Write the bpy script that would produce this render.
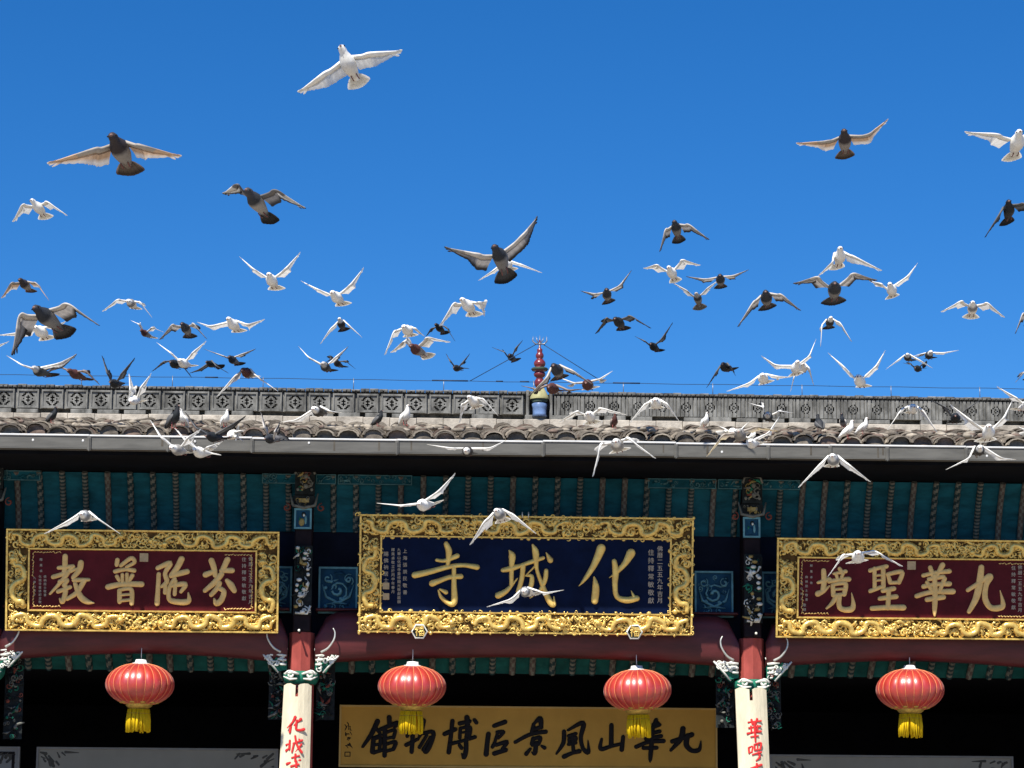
import bpy, math, random
from mathutils import Vector, Matrix
V = Vector
R = math.radians
for _o in list(bpy.data.objects):
    bpy.data.objects.remove(_o)
scn = bpy.context.scene
col = scn.collection

# ------------------------------------------------------------------ camera
W, H, FPX = 1024, 768, 2600.0
PITCH, YAW, ROLL = R(10.2), R(2.2), R(0.4)
CAM = V((-1.14, -26.0, 1.6))
cf = V((math.sin(YAW) * math.cos(PITCH), math.cos(YAW) * math.cos(PITCH), math.sin(PITCH)))
r0 = V((math.cos(YAW), -math.sin(YAW), 0))
u0 = r0.cross(cf)
cr = r0 * math.cos(ROLL) + u0 * math.sin(ROLL)
cu = u0 * math.cos(ROLL) - r0 * math.sin(ROLL)
cd = bpy.data.cameras.new('camera')
cam = bpy.data.objects.new('camera', cd)
col.objects.link(cam)
cm = Matrix((cr, cu, -cf)).transposed().to_4x4()
cm.translation = CAM
cam.matrix_world = cm
cd.sensor_width = 36.0
cd.lens = FPX * 36.0 / W
cd.clip_start, cd.clip_end = 0.1, 3000
scn.camera = cam

# ------------------------------------------------------------------ light
SUN_EL, SUN_AZ = R(53), R(25)            # high, in front of the temple and a little to the left
to_sun = V((-math.sin(SUN_AZ) * math.cos(SUN_EL), -math.cos(SUN_AZ) * math.cos(SUN_EL), math.sin(SUN_EL)))
world = bpy.data.worlds.new('World')
scn.world = world
world.use_nodes = True
wn = world.node_tree.nodes
wl = world.node_tree.links
sky = wn.new('ShaderNodeTexSky')
sky.sky_type = 'NISHITA'
sky.sun_disc = False
sky.sun_elevation = SUN_EL
sky.sun_rotation = math.atan2(to_sun.x, to_sun.y)
sky.altitude = 1500
sky.air_density = 1.0
sky.dust_density = 0.0
sky.ozone_density = 10.0
hs = wn.new('ShaderNodeHueSaturation')
hs.inputs['Saturation'].default_value = 1.2
hs.inputs['Hue'].default_value = 0.503
hs.inputs['Value'].default_value = 1.0
wl.new(sky.outputs[0], hs.inputs['Color'])
wl.new(hs.outputs[0], wn['Background'].inputs['Color'])
wn['Background'].inputs['Strength'].default_value = 0.073
sl = bpy.data.lights.new('sun', 'SUN')
sl.energy = 4.2
sl.angle = R(0.5)
sl.color = (1.0, 0.95, 0.87)
so = bpy.data.objects.new('sun', sl)
so.rotation_euler = (-to_sun).to_track_quat('-Z', 'Y').to_euler()
col.objects.link(so)
scn.view_settings.view_transform = 'Standard'
scn.view_settings.look = 'None'
scn.view_settings.exposure = 0.85
scn.view_settings.gamma = 1.0
scn.cycles.max_bounces = 6

# ------------------------------------------------------------------ pixel -> point of the place
def ray(px, py):
    return cf + cr * ((px - W / 2) / FPX) - cu * ((py - H / 2) / FPX)
def at(px, py, Y):
    d = ray(px, py)
    return CAM + d * ((Y - CAM.y) / d.y)
def hit(px, py, p, n):
    d = ray(px, py)
    return CAM + d * ((p - CAM).dot(n) / d.dot(n))
def zat(py, Y, px=512):
    return at(px, py, Y).z
def xat(px, Y, py=560):
    return at(px, py, Y).x

# ------------------------------------------------------------------ materials
def s2l(c):
    return tuple(((x / 255) / 12.92 if x / 255 <= .04045 else ((x / 255 + .055) / 1.055) ** 2.4) for x in c)
MATS = {}
def mat(name, c, rough=0.6, metal=0.0, var=0.25, scale=6.0, bump=0.0, bscale=40.0, c2=None, spec=0.12, sheen=0, trans=0, coat=0, stretch=(1, 1, 1)):
    m = bpy.data.materials.new(name)
    m.use_nodes = True
    nt = m.node_tree
    n, l = nt.nodes, nt.links
    b = n['Principled BSDF']
    b.inputs['Roughness'].default_value = rough
    b.inputs['Metallic'].default_value = metal
    b.inputs['Specular IOR Level'].default_value = spec
    tc = n.new('ShaderNodeTexCoord')
    mp = n.new('ShaderNodeMapping')
    mp.inputs['Scale'].default_value = stretch
    l.new(tc.outputs['Object'], mp.inputs['Vector'])
    nz = n.new('ShaderNodeTexNoise')
    nz.inputs['Scale'].default_value = scale
    nz.inputs['Detail'].default_value = 6
    nz.inputs['Roughness'].default_value = .65
    l.new(mp.outputs[0], nz.inputs['Vector'])
    rp = n.new('ShaderNodeValToRGB')
    a = c2 if c2 else tuple(x * (1 - var) for x in c)
    z = c if c2 else tuple(min(1, x * (1 + var)) for x in c)
    rp.color_ramp.elements[0].position = .35
    rp.color_ramp.elements[1].position = .65
    rp.color_ramp.elements[0].color = (*a, 1)
    rp.color_ramp.elements[1].color = (*z, 1)
    l.new(nz.outputs['Fac'], rp.inputs['Fac'])
    l.new(rp.outputs['Color'], b.inputs['Base Color'])
    if bump:
        n2 = n.new('ShaderNodeTexNoise')
        n2.inputs['Scale'].default_value = bscale
        n2.inputs['Detail'].default_value = 5
        l.new(mp.outputs[0], n2.inputs['Vector'])
        bm = n.new('ShaderNodeBump')
        bm.inputs['Strength'].default_value = bump
        bm.inputs['Distance'].default_value = .01
        l.new(n2.outputs['Fac'], bm.inputs['Height'])
        l.new(bm.outputs[0], b.inputs['Normal'])
    if coat:
        b.inputs['Coat Weight'].default_value = coat
        b.inputs['Coat Roughness'].default_value = .40
        b.inputs['Coat IOR'].default_value = 1.9
    if sheen:
        b.inputs['Sheen Weight'].default_value = sheen
    if trans:
        tr = n.new('ShaderNodeBsdfTranslucent')
        l.new(rp.outputs['Color'], tr.inputs['Color'])
        mx = n.new('ShaderNodeMixShader')
        mx.inputs[0].default_value = trans
        l.new(b.outputs[0], mx.inputs[1])
        l.new(tr.outputs[0], mx.inputs[2])
        l.new(mx.outputs[0], n['Material Output'].inputs['Surface'])
    MATS[name] = m
    return m

# ------------------------------------------------------------------ mesh builder
ORG = {}
def catmull(pts, n):
    """resample a list of equal-length tuples"""
    if len(pts) < 3:
        a, b = pts[0], pts[-1]
        return [tuple(x + (y - x) * i / n for x, y in zip(a, b)) for i in range(n + 1)]
    P = [pts[0]] + list(pts) + [pts[-1]]
    out = []
    segs = len(pts) - 1
    for s in range(segs):
        p0, p1, p2, p3 = P[s:s + 4]
        for i in range(n):
            t = i / n
            out.append(tuple(.5 * (2 * b + (c - a) * t + (2 * a - 5 * b + 4 * c - d) * t * t + (3 * b - a - 3 * c + d) * t ** 3)
                             for a, b, c, d in zip(p0, p1, p2, p3)))
    out.append(tuple(pts[-1]))
    return out

class MB:
    def __init__(self, T=None):
        self.v, self.f, self.m, self.s, self.c = [], [], [], [], []
        self.T = T
        self.color = None
    def add(self, p):
        p = V(p)
        if self.T is not None:
            p = self.T @ p
        self.v.append(p)
        self.c.append(self.color)
        return len(self.v) - 1
    def face(self, idx, m=0, smooth=False):
        self.f.append(idx); self.m.append(m); self.s.append(smooth)
    def poly(self, pts, m=0, smooth=False):
        self.face([self.add(p) for p in pts], m, smooth)
    def box(self, x0, x1, y0, y1, z0, z1, m=0, ch=0.0):
        if ch > 0:
            xs, ys = (x0, x1), (y0, y1)
            a = [self.add(p) for p in ((x0 + ch, y0, z0 + ch), (x1 - ch, y0, z0 + ch), (x1 - ch, y0, z1 - ch), (x0 + ch, y0, z1 - ch))]
            b = [self.add(p) for p in ((x0, y0 + ch, z0), (x1, y0 + ch, z0), (x1, y0 + ch, z1), (x0, y0 + ch, z1))]
            c = [self.add(p) for p in ((x0, y1, z0), (x1, y1, z0), (x1, y1, z1), (x0, y1, z1))]
            self.face(a, m)
            for i in range(4):
                j = (i + 1) % 4
                self.face([b[i], b[j], a[j], a[i]], m)
                self.face([c[i], c[j], b[j], b[i]], m)
            self.face(c[::-1], m)
            return
        i = [self.add((x, y, z)) for z in (z0, z1) for y in (y0, y1) for x in (x0, x1)]
        for q in ((0, 1, 5, 4), (1, 3, 7, 5), (3, 2, 6, 7), (2, 0, 4, 6), (4, 5, 7, 6), (0, 2, 3, 1)):
            self.face([i[k] for k in q], m)
    def tube(self, pts, rad, n=6, m=0, cap=True, flat=1.0, mfun=None, ref=None):
        pts = [V(p) for p in pts]
        if not isinstance(rad, (list, tuple)):
            rad = [rad] * len(pts)
        rings = []
        up = ref
        for i, p in enumerate(pts):
            a = pts[max(i - 1, 0)]; b = pts[min(i + 1, len(pts) - 1)]
            t = (b - a)
            if t.length < 1e-9: t = V((0, 0, 1))
            t.normalize()
            if up is None:
                up = V((0, 0, 1)) if abs(t.z) < .9 else V((1, 0, 0))
            sd = t.cross(up)
            if sd.length < 1e-6:
                sd = t.cross(V((0.3, 1, 0.2)))
            sd.normalize()
            nu = sd.cross(t).normalized()
            if ref is None: up = nu
            rings.append([self.add(p + sd * (math.cos(k * 2 * math.pi / n) * rad[i]) + nu * (math.sin(k * 2 * math.pi / n) * rad[i] * flat)) for k in range(n)])
        for i in range(len(rings) - 1):
            for k in range(n):
                q = (k + 1) % n
                self.face([rings[i][k], rings[i][q], rings[i + 1][q], rings[i + 1][k]], mfun(i, k) if mfun else m, True)
        if cap:
            self.face(rings[0][::-1], m); self.face(rings[-1], m)
    def lathe(self, prof, n=16, o=(0, 0, 0), m=0, smooth=True, mod=None, cap=False):
        o = V(o); rings = []
        for (r, z) in prof:
            rings.append([self.add(o + V((math.cos(k * 2 * math.pi / n) * r * (mod(k, z) if mod else 1), math.sin(k * 2 * math.pi / n) * r * (mod(k, z) if mod else 1), z))) for k in range(n)])
        for i in range(len(rings) - 1):
            for k in range(n):
                q = (k + 1) % n
                self.face([rings[i][k], rings[i][q], rings[i + 1][q], rings[i + 1][k]], m, smooth)
        if cap:
            self.face(rings[0][::-1], m); self.face(rings[-1], m)
    def blob(self, c, r, m=0, n=7, k=5):
        c = V(c)
        if not isinstance(r, (tuple, list)): r = (r, r, r)
        rows = []
        for i in range(1, k):
            a = math.pi * i / k
            rows.append([self.add(c + V((r[0] * math.sin(a) * math.cos(2 * math.pi * j / n), r[1] * math.sin(a) * math.sin(2 * math.pi * j / n), r[2] * math.cos(a)))) for j in range(n)])
        t = self.add(c + V((0, 0, r[2]))); b = self.add(c - V((0, 0, r[2])))
        for j in range(n):
            q = (j + 1) % n
            self.face([t, rows[0][j], rows[0][q]], m, True)
            self.face([b, rows[-1][q], rows[-1][j]], m, True)
            for i in range(len(rows) - 1):
                self.face([rows[i][j], rows[i + 1][j], rows[i + 1][q], rows[i][q]], m, True)
    def spiral(self, c, r, turns, tr, a0=0, m=0, w=0.0, sgn=1, n=5, steps=12):
        """a curl lying in the local x-y plane (z is out)"""
        pts, rad = [], []
        for i in range(steps + 1):
            t = i / steps
            a = a0 + sgn * turns * 2 * math.pi * t
            q = r * (1 - .82 * t)
            pts.append((c[0] + math.cos(a) * q, c[1] + math.sin(a) * q, c[2] + w * t))
            rad.append(tr * (.55 + .6 * t))
        self.tube(pts, rad, n, m, ref=V((0, 0, 1)))
    def stroke(self, pts, h, m=0):
        """one brush stroke in the local x-y plane, raised by h along z"""
        if len(pts) == 1: pts = [pts[0], (pts[0][0] + .001, pts[0][1], pts[0][2])]
        S = catmull(pts, 6)
        # round caps
        def cap(a, b, w):
            d = V((a[0] - b[0], a[1] - b[1])); d = d.normalized() if d.length > 1e-9 else V((1, 0))
            return [(a[0] + d.x * w * .5 * q, a[1] + d.y * w * .5 * q, w * math.sqrt(max(0, 1 - q * q))) for q in (.45, .8, .985)]
        S = cap(S[0], S[1], S[0][2])[::-1] + S + cap(S[-1], S[-2], S[-1][2])
        rows = []
        for i, p in enumerate(S):
            a = S[max(i - 1, 0)]; b = S[min(i + 1, len(S) - 1)]
            d = V((b[0] - a[0], b[1] - a[1]))
            d = d.normalized() if d.length > 1e-9 else V((1, 0))
            nx, ny = -d.y, d.x
            w = max(p[2], 1e-4) * .5
            hh = h * min(1, .35 + w / (h * 1.2))
            rows.append([self.add((p[0] + nx * w * k, p[1] + ny * w * k, hh * z)) for k, z in ((-1, -.3), (-.93, .45), (-.55, .85), (0, 1), (.55, .85), (.93, .45), (1, -.3))])
        for i in range(len(rows) - 1):
            for k in range(6):
                self.face([rows[i][k], rows[i + 1][k], rows[i + 1][k + 1], rows[i][k + 1]], m, True)
    def build(self, name, mats, parent=None, loc=None):
        """geometry is in place coordinates; it is stored relative to the parent's origin (or to loc)"""
        if parent is not None:
            o = ORG[parent.name]
        else:
            o = V(loc) if loc is not None else V((0, 0, 0))
        me = bpy.data.meshes.new(name)
        me.from_pydata([p - o for p in self.v], [], self.f)
        if not isinstance(mats, (list, tuple)): mats = [mats]
        for m in mats:
            me.materials.append(m if not isinstance(m, str) else MATS[m])
        me.polygons.foreach_set('material_index', self.m)
        me.polygons.foreach_set('use_smooth', self.s)
        if any(c is not None for c in self.c):
            at_ = me.color_attributes.new('plumage', 'FLOAT_COLOR', 'POINT')
            flat = []
            for c in self.c: flat += [*(c or (1, 1, 1)), 1.0]
            at_.data.foreach_set('color', flat)
        me.update()
        ob = bpy.data.objects.new(name, me)
        col.objects.link(ob)
        if parent is not None:
            ob.parent = parent
        else:
            ob.location = o
        ORG[ob.name] = o
        return ob
def tag(o, label=None, cat=None, group=None, kind=None):
    if label: o['label'] = label
    if cat: o['category'] = cat
    if group: o['group'] = group
    if kind: o['kind'] = kind
    return o
def empty(name, loc, label=None, cat=None, group=None, parent=None):
    e = bpy.data.objects.new(name, None)
    e.empty_display_size = .2
    col.objects.link(e)
    if parent is not None:
        e.parent = parent
        e.location = V(loc) - ORG[parent.name]
    else:
        e.location = loc
    ORG[e.name] = V(loc)
    return tag(e, label, cat, group)
def copy_tree(o, parent=None):
    c = o.copy()
    col.objects.link(c)
    if parent is not None: c.parent = parent
    for ch in list(o.children): copy_tree(ch, c)
    return c
rnd = random.Random(7)
# ------------------------------------------------------------------ materials of the place
mat('paving', (.29, .255, .21), .85, var=.2, scale=.6, bump=.3, bscale=8)
mat('tile_a', (.20, .172, .138), .9, var=.45, scale=9, bump=.4)
mat('tile_b', (.128, .11, .09), .9, var=.5, scale=7, bump=.4)
mat('tile_c', (.30, .26, .205), .9, var=.4, scale=9, bump=.4)
mat('tile_d', (.17, .125, .10), .9, var=.4, scale=9, bump=.4)
mat('ridge_brick', (.165, .163, .15), .9, var=.5, scale=9, bump=.5, stretch=(1, 1, .5))
mat('ridge_cap', (.10, .10, .095), .9, var=.6, scale=14, bump=.4)
mat('mortar', (.40, .36, .30), .9, var=.35, scale=5, bump=.5)
mat('gap_dark', (.028, .028, .027), .9, var=.3)  # darkness of the gaps under tiles and ridge cap, put into the colour
mat('gutter_paint', (.112, .109, .098), .5, var=.18, scale=3, spec=.2, stretch=(1, 1, 6))
mat('gutter_stain', (.085, .075, .06), .8, var=.3, scale=12)
mat('gutter_rim', (.62, .62, .60), .45, var=.12, scale=4)
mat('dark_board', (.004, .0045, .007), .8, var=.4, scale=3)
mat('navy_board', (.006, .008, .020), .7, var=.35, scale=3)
mat('teal', (.008, .090, .125), .7, var=.35, scale=4, stretch=(1, 1, 3))
mat('teal_green', (.010, .085, .080), .7, var=.35, scale=4)
mat('rope_light', (.17, .17, .145), .7, var=.3, scale=20)
mat('rope_dark', (.025, .05, .055), .7, var=.3, scale=20)
mat('rope_red', (.11, .085, .075), .7, var=.3, scale=20)
mat('maroon', (.085, .014, .015), .5, var=.3, scale=5, stretch=(.4, 1, 2), spec=.4)
mat('post_shade', (.014, .008, .010), .6, var=.4, scale=8)
mat('column_red', (.36, .075, .060), .55, var=.22, scale=6, stretch=(1, 1, .4), bump=.2)
mat('carve_white', (.70, .70, .62), .6, var=.2, scale=25)
mat('carve_green', (.02, .16, .10), .6, var=.4, scale=20)
mat('carve_dark', (.018, .022, .022), .7, var=.4, scale=20)
mat('carve_gold', (.34, .25, .09), .5, var=.3, scale=20)
mat('carve_red', (.22, .06, .04), .6, var=.3, scale=20)
mat('carve_blue', (.05, .19, .30), .6, var=.3, scale=10)
mat('panel_blue', (.012, .065, .12), .6, var=.35, scale=6)
mat('panel_line', (.15, .34, .38), .6, var=.25, scale=12)
mat('border_line', (.07, .17, .19), .6, var=.3, scale=12)
mat('silver', (.62, .62, .55), .35, metal=.5, var=.2, scale=20)
mat('gold', (.84, .55, .15), .26, metal=.42, var=.30, scale=22, spec=.5, bump=.25, bscale=90)
mat('gold_recess', (.085, .045, .012), .7, var=.5, scale=20)
mat('gold_letter', (.95, .62, .18), .38, metal=.25, var=.15, scale=14)
mat('gold_matt', (.80, .53, .20), .55, metal=.15, var=.12, scale=14)
mat('navy_field', (.0025, .008, .032), .7, var=.25, scale=5, spec=.08)
mat('red_field', (.085, .008, .012), .6, var=.25, scale=4, spec=.12)
mat('seal_gold', (.46, .34, .19), .6, var=.15, scale=20)
mat('inscription', (.50, .42, .32), .6, var=.1, scale=20)
mat('board_ochre', (.46, .25, .045), .6, var=.08, scale=3)
mat('board_edge', (.46, .30, .10), .6, var=.1, scale=3)
mat('ink_faded', (.07, .068, .06), .7, var=.3)
mat('ink', (.010, .008, .008), .6, var=.2)
mat('cream_panel', (.26, .25, .21), .7, var=.06, scale=2)
mat('panel_frame', (.22, .22, .21), .6, var=.1)
mat('scroll_wood', (.68, .61, .44), .7, var=.14, scale=5, stretch=(2, 1, .5), bump=.2)
mat('scroll_side', (.42, .37, .26), .75, var=.2, scale=5)
mat('red_letter', (.62, .035, .035), .6, var=.12, scale=20)
mat('lantern_cloth', (.60, .030, .014), .40, var=.2, scale=9, spec=.6, sheen=.2, coat=1.0, trans=.30, stretch=(1, 1, .35))
mat('lantern_rib', (.70, .24, .10), .45, var=.2, scale=20)
mat('lantern_gold', (.55, .36, .08), .4, metal=.3, var=.3, scale=30)
mat('lantern_cap', (.72, .72, .68), .4, var=.12, scale=20)
mat('tassel', (.85, .56, .012), .55, var=.22, scale=30, trans=.2, stretch=(3, 3, .3))
mat('finial_red', (.15, .022, .024), .3, var=.3, scale=8, spec=.6)
mat('finial_dark', (.05, .07, .05), .5, var=.3, scale=12)
mat('finial_yellow', (.36, .34, .17), .45, var=.2, scale=10)
mat('finial_blue', (.13, .21, .38), .35, var=.25, scale=9, spec=.5)
mat('steel', (.25, .26, .28), .4, metal=.6, var=.15, scale=20)
mat('wire', (.03, .05, .09), .6, var=.2)

# ------------------------------------------------------------------ ground
g = MB()
g.poly([(-1500, -1500, 0), (1500, -1500, 0), (1500, 1500, 0), (-1500, 1500, 0)])
tag(g.build('ground', 'paving'), kind='structure')

# ------------------------------------------------------------------ the temple hall
temple = empty('temple', (0, 0, 0), 'old timber temple hall with grey tiled roof, teal eaves and maroon beams', 'temple')
Y_G = -1.2
X0, X1 = -8.6, 8.6
XC = [-5.32, xat(303.5, 0), xat(750.5, 0), 5.45]        # column axes
z_gt = zat(440.8, Y_G - .10)                              # top rim of the gutter
z_gb = zat(453.5, Y_G - .10)
YR = 3.0                                                  # ridge
z_r0 = zat(432.5, YR - .16)
roof_a = V((0, Y_G + .02, z_gt + .015))
roof_b = V((0, YR - .16, z_r0))
sl_len = (roof_b - roof_a).length
sl_dir = (roof_b - roof_a).normalized()
sl_nrm = V((1, 0, 0)).cross(sl_dir)
TR = Matrix((V((1, 0, 0)), sl_dir, sl_nrm)).transposed().to_4x4()
TR.translation = roof_a

# roof: pan tiles and cover tiles course by course
rm = MB(TR)
rr = random.Random(3)
pitch, expo = .232, .125
ncol = int((X1 - X0) / pitch)
ncou = int(sl_len / expo) + 1
def tile(x, y, rad, length, up, arc0, arc1, m, lift, thick, fl=1.0):
    N = 6
    a_, b_, c_ = [], [], []
    ys = rr.uniform(-.014, .014); rot = rr.uniform(-.07, .07); dx = rr.uniform(-.012, .012)
    dz = rr.uniform(-.006, .008)
    for k in range(N + 1):
        a = arc0 + (arc1 - arc0) * k / N
        px, pz = math.cos(a) * rad, math.sin(a) * rad
        a_.append(rm.add((x + dx + px, y + ys, up + pz * fl + lift + dz)))
        b_.append(rm.add((x + dx + px * .93 + rot * length, y + ys + length, up + pz * .93 * fl + dz)))
        c_.append(rm.add((x + dx + math.cos(a) * (rad - thick), y + ys, up + math.sin(a) * (rad - thick) * fl + lift + dz)))
    for k in range(N):
        rm.face([a_[k + 1], a_[k], b_[k], b_[k + 1]][::-1] if False else [a_[k], b_[k], b_[k + 1], a_[k + 1]], m, True)
        rm.face([c_[k], a_[k], a_[k + 1], c_[k + 1]], m, False)
for i in range(ncol):
    x = X0 + (i + .5) * pitch + rr.uniform(-.018, .018)
    cz = rr.uniform(-.022, .014) if rr.random() < .6 else 0
    for j in range(ncou):
        y = -.03 + j * expo
        m = rr.choices((0, 1, 2, 3), (5, 3, 3, 1.4))[0]
        tile(x, y, .104 * rr.uniform(.93, 1.05), .19, .006 + cz + rr.uniform(-.012, .012), math.pi, 0, m, .030, .018, .66)
        if j == 0:
            pl = [(x + math.cos(math.pi * q / 8) * .088, y + .022 + rr.uniform(0, .02), .036 + cz + math.sin(math.pi * q / 8) * .052) for q in range(9)]
            rm.poly([(x + .088, y + .02, -.01)] + pl + [(x - .088, y + .02, -.01)], rr.choice((0, 1, 1, 3)))
        m = rr.choices((0, 1, 2, 3), (4, 5, 1.5, 1))[0]
        tile(x + pitch / 2, y + .05, .095, .19, .055, math.pi, 2 * math.pi, m, .015, .012, .6)
    # rows of broken tile and moss here and there
for q in range(420):
    x = rr.uniform(X0, X1); y = rr.uniform(.05, 1.6)
    rm.blob((x, y, .085 + rr.uniform(0, .03)), (rr.uniform(.03, .08), rr.uniform(.02, .06), rr.uniform(.012, .03)), rr.choice((0, 2, 2, 3)), 6, 4)
rm.poly([(X0, -.02, -.012), (X1, -.02, -.012), (X1, sl_len, -.012), (X0, sl_len, -.012)], 4)
roof = rm.build('roof', ['tile_a', 'tile_b', 'tile_c', 'tile_d', 'gap_dark'], temple)
back = MB()
back.poly([(X0, YR, z_r0 + .1), (X1, YR, z_r0 + .1), (X1, 9, z_r0 - 1.5), (X0, 9, z_r0 - 1.5)])
back.build('rear_roof_slope', 'tile_b', temple)

# ridge with openwork panels
zc1 = zat(396.5, YR); zc0 = zat(414.5, YR - .05)
HH = zc1 - zc0
ridge = empty('roof_ridge', (0, YR, zc0), parent=temple)
rb = MB()
X_FIN = at(539.5, 400, YR - .1).x
FW = .17
holes = ["..##.##..", ".##...##.", "##..#..##", "...###...", ".#..#..#.", "...###...", "##..#..##", ".##...##.", "..##.##.."]
holes2 = [".........", "...#.#...", "..#...#..", ".#..#..#.", ".#.#.#.#.", ".#..#..#.", "..#...#..", "...#.#...", "........."]
def openwork(xa, xb, style):
    NX, NZ = 17, 13
    dx, dz = (xb - xa) / NX, HH / NZ
    hp = holes if style == 0 else holes2
    for i in range(NX):
        run = None
        for j in range(NZ + 1):
            hole = True
            if j < NZ:
                a, b = i - 4, j - 2
                hole = 0 <= a < 9 and 0 <= b < 9 and hp[8 - b][a] == '#'
                if style == 1 and not (2 < i < 14): hole = False
            if not hole and run is None: run = j
            if hole and run is not None:
                yo = 0.0
                if style == 1: yo = -.014 if i % 3 != 1 else .004
                elif i in (1, 15): yo = -.012
                elif i in (0, 16): yo = .02
                rb.box(xa + i * dx, xa + (i + 1) * dx + .0004, YR - .05 + yo, YR + .0, zc0 + run * dz, zc0 + j * dz, 0)
                run = None
    if style == 0:
        rb.box(xa + dx * 2, xb - dx * 2, YR - .066, YR - .048, zc1 - dz * 1.3, zc1 - .002, 0)
        rb.box(xa + dx * 2, xb - dx * 2, YR - .066, YR - .048, zc0 + .002, zc0 + dz * 1.3, 0)
PP = .272
x = X_FIN - FW
while x > X0:
    openwork(x - PP, x, 0); x -= PP
x = X_FIN + FW
while x < X1:
    openwork(x, x + PP, 1); x += PP
rb.box(X0, X1, YR + .05, YR + .12, zc0 - .3, zc1, 1)
rb.build('openwork_wall', ['ridge_brick', 'ridge_cap'], ridge)
lg = MB()
zl = zat(421.5, YR - .16)
for k in range(58):
    xa = X0 + k * .3
    q = rr.uniform(-.012, .012)
    if X_FIN - .1 < xa < X_FIN - .1: continue
    lg.box(xa, xa + .297, YR - .155 + q, YR + .04, zl - .12, zl + .03 + q * .5, 0, .006)
    if rr.random() < .8:
        lg.box(xa + .02, xa + .26, YR - .10 + q, YR + .04, zl + .034, zc0 - .012 + q * .5, 1, .006)
lg.build('mortar_ledge', ['mortar', 'ridge_brick'], ridge)
rc = MB()
zt = zat(391.0, YR)
rc.box(X0, X1, YR - .045, YR + .06, zc1 + .002, zc1 + .02, 1)
n = int((X1 - X0) / .052)
for k in range(n):
    xa = X0 + k * .052
    if abs(xa + .02 - X_FIN) < .09: continue
    q = rr.uniform(-.006, .006)
    rc.box(xa + .004, xa + .044, YR - .075 + q, YR + .09, zc1 + .018, zt - .022 + q, 0, .006)
    if k % 2 == 0: rc.box(xa, xa + .098, YR - .05, YR + .06, zt - .03, zt - .008 + q, 0 if rr.random() < .6 else 2, .006)
rc.build('ridge_cap', ['ridge_cap', 'gap_dark', 'ridge_brick'], ridge)

# finial in the middle of the ridge
def zf(py): return zat(py, YR - .1, 540)
fin = empty('ridge_finial', (X_FIN, YR - .1, zf(416)), parent=temple)
f0 = MB()
f0.lathe([(.0, zf(416.5)), (.085, zf(416.5)), (.075, zf(414)), (.078, zf(408)), (.088, zf(404.5)), (.07, zf(402.8)), (.0, zf(402.8))], 18, (X_FIN, YR - .1, 0))
f0.build('blue_base', 'finial_blue', fin)
f0 = MB()
f0.box(X_FIN - FW + .02, X_FIN - .115, YR - .09, YR + .04, zc0 - .06, zc1 + .06, 0, .008)
f0.build('niche_post', 'ridge_brick', fin)
f0 = MB()
f0.box(X_FIN + .115, X_FIN + FW - .02, YR - .09, YR + .04, zc0 - .06, zc1 + .06, 0, .008)
f0.build('niche_post', 'ridge_brick', fin)
f0 = MB()
f0.lathe([(.085, zf(402.6)), (.095, zf(399.5)), (.06, zf(397.5))], 18, (X_FIN, YR - .1, 0))
f0.build('dark_collar', 'finial_dark', fin)
f0 = MB()
f0.lathe([(.105, zf(399.5)), (.108, zf(397.5)), (.055, zf(388.5)), (.03, zf(387.5))], 18, (X_FIN, YR - .1, 0))
f0.build('yellow_dome', 'finial_yellow', fin)
f0 = MB()
def bead(a, b, r):
    return [(r * .62, zf(a)), (r * .9, zf(a + (b - a) * .2)), (r, zf(a + (b - a) * .45)), (r * .92, zf(a + (b - a) * .7)), (r * .6, zf(b))]
f0.lathe(bead(388, 378, .060) + bead(377.5, 371, .068) + [(.085, zf(370.5)), (.09, zf(368.5)), (.06, zf(367.8))] + bead(367.5, 359.5, .068) + bead(359, 352.5, .047) + [(.03, zf(351.5)), (.032, zf(349.5)), (.012, zf(348)), (.008, zf(340))], 20, (X_FIN, YR - .1, 0))
f0.build('red_beads', 'finial_red', fin)
f0 = MB()
f0.lathe([(.085, zf(370.8)), (.10, zf(369.3)), (.085, zf(368))], 20, (X_FIN, YR - .1, 0))
f0.build('dark_disc', 'finial_dark', fin)
f0 = MB()
c = V((X_FIN, YR - .1, zf(344)))
for s in (-1, 1):
    f0.tube([c, c + V((s * .05, 0, .0)), c + V((s * .082, 0, .035)), c + V((s * .075, 0, .09))], [.008, .009, .008, .002], 6)
    f0.tube([c, c + V((s * .03, 0, .04)), c + V((s * .045, 0, .085))], [.006, .006, .002], 5)
f0.tube([c - V((0, 0, .05)), c, c + V((0, 0, .10))], [.007, .010, .002], 6)
f0.blob(c, .018)
f0.build('trident', 'steel', fin)

# lightning wire on little posts along the ridge, and the guys of the finial
lw = MB()
z_wire = zat(381.5, YR)
def zw(X): return z_wire
for k in range(-8, 9):
    xx = k * 1.02 + .22
    lw.tube([(xx, YR, zt - .02), (xx, YR, zw(xx) + .012)], .0045, 5, 1)
lw.tube([(X0 + k * .5, YR, zw(0) - .006 * (k % 2)) for k in range(35)], .0035, 5, 0)
for (a, b) in ((432, 468), (496, 503), (520, 529), (613, 640), (205, 218)):
    xa, xb = at(a, 380, YR).x, at(b, 380, YR).x
    lw.tube([(xa, YR, zw(0)), (xb, YR, zw(0))], .009, 6, 0)
for px in (470, 604):
    e = at(px, 382, YR)
    lw.tube([c + V((0, 0, .02)), V((e.x, YR, zw(0)))], .0045, 5, 0)
tag(lw.build('lightning_wire', ['wire', 'steel']), 'thin dark lightning wire on short posts just above the grey roof ridge', 'wire')

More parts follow.
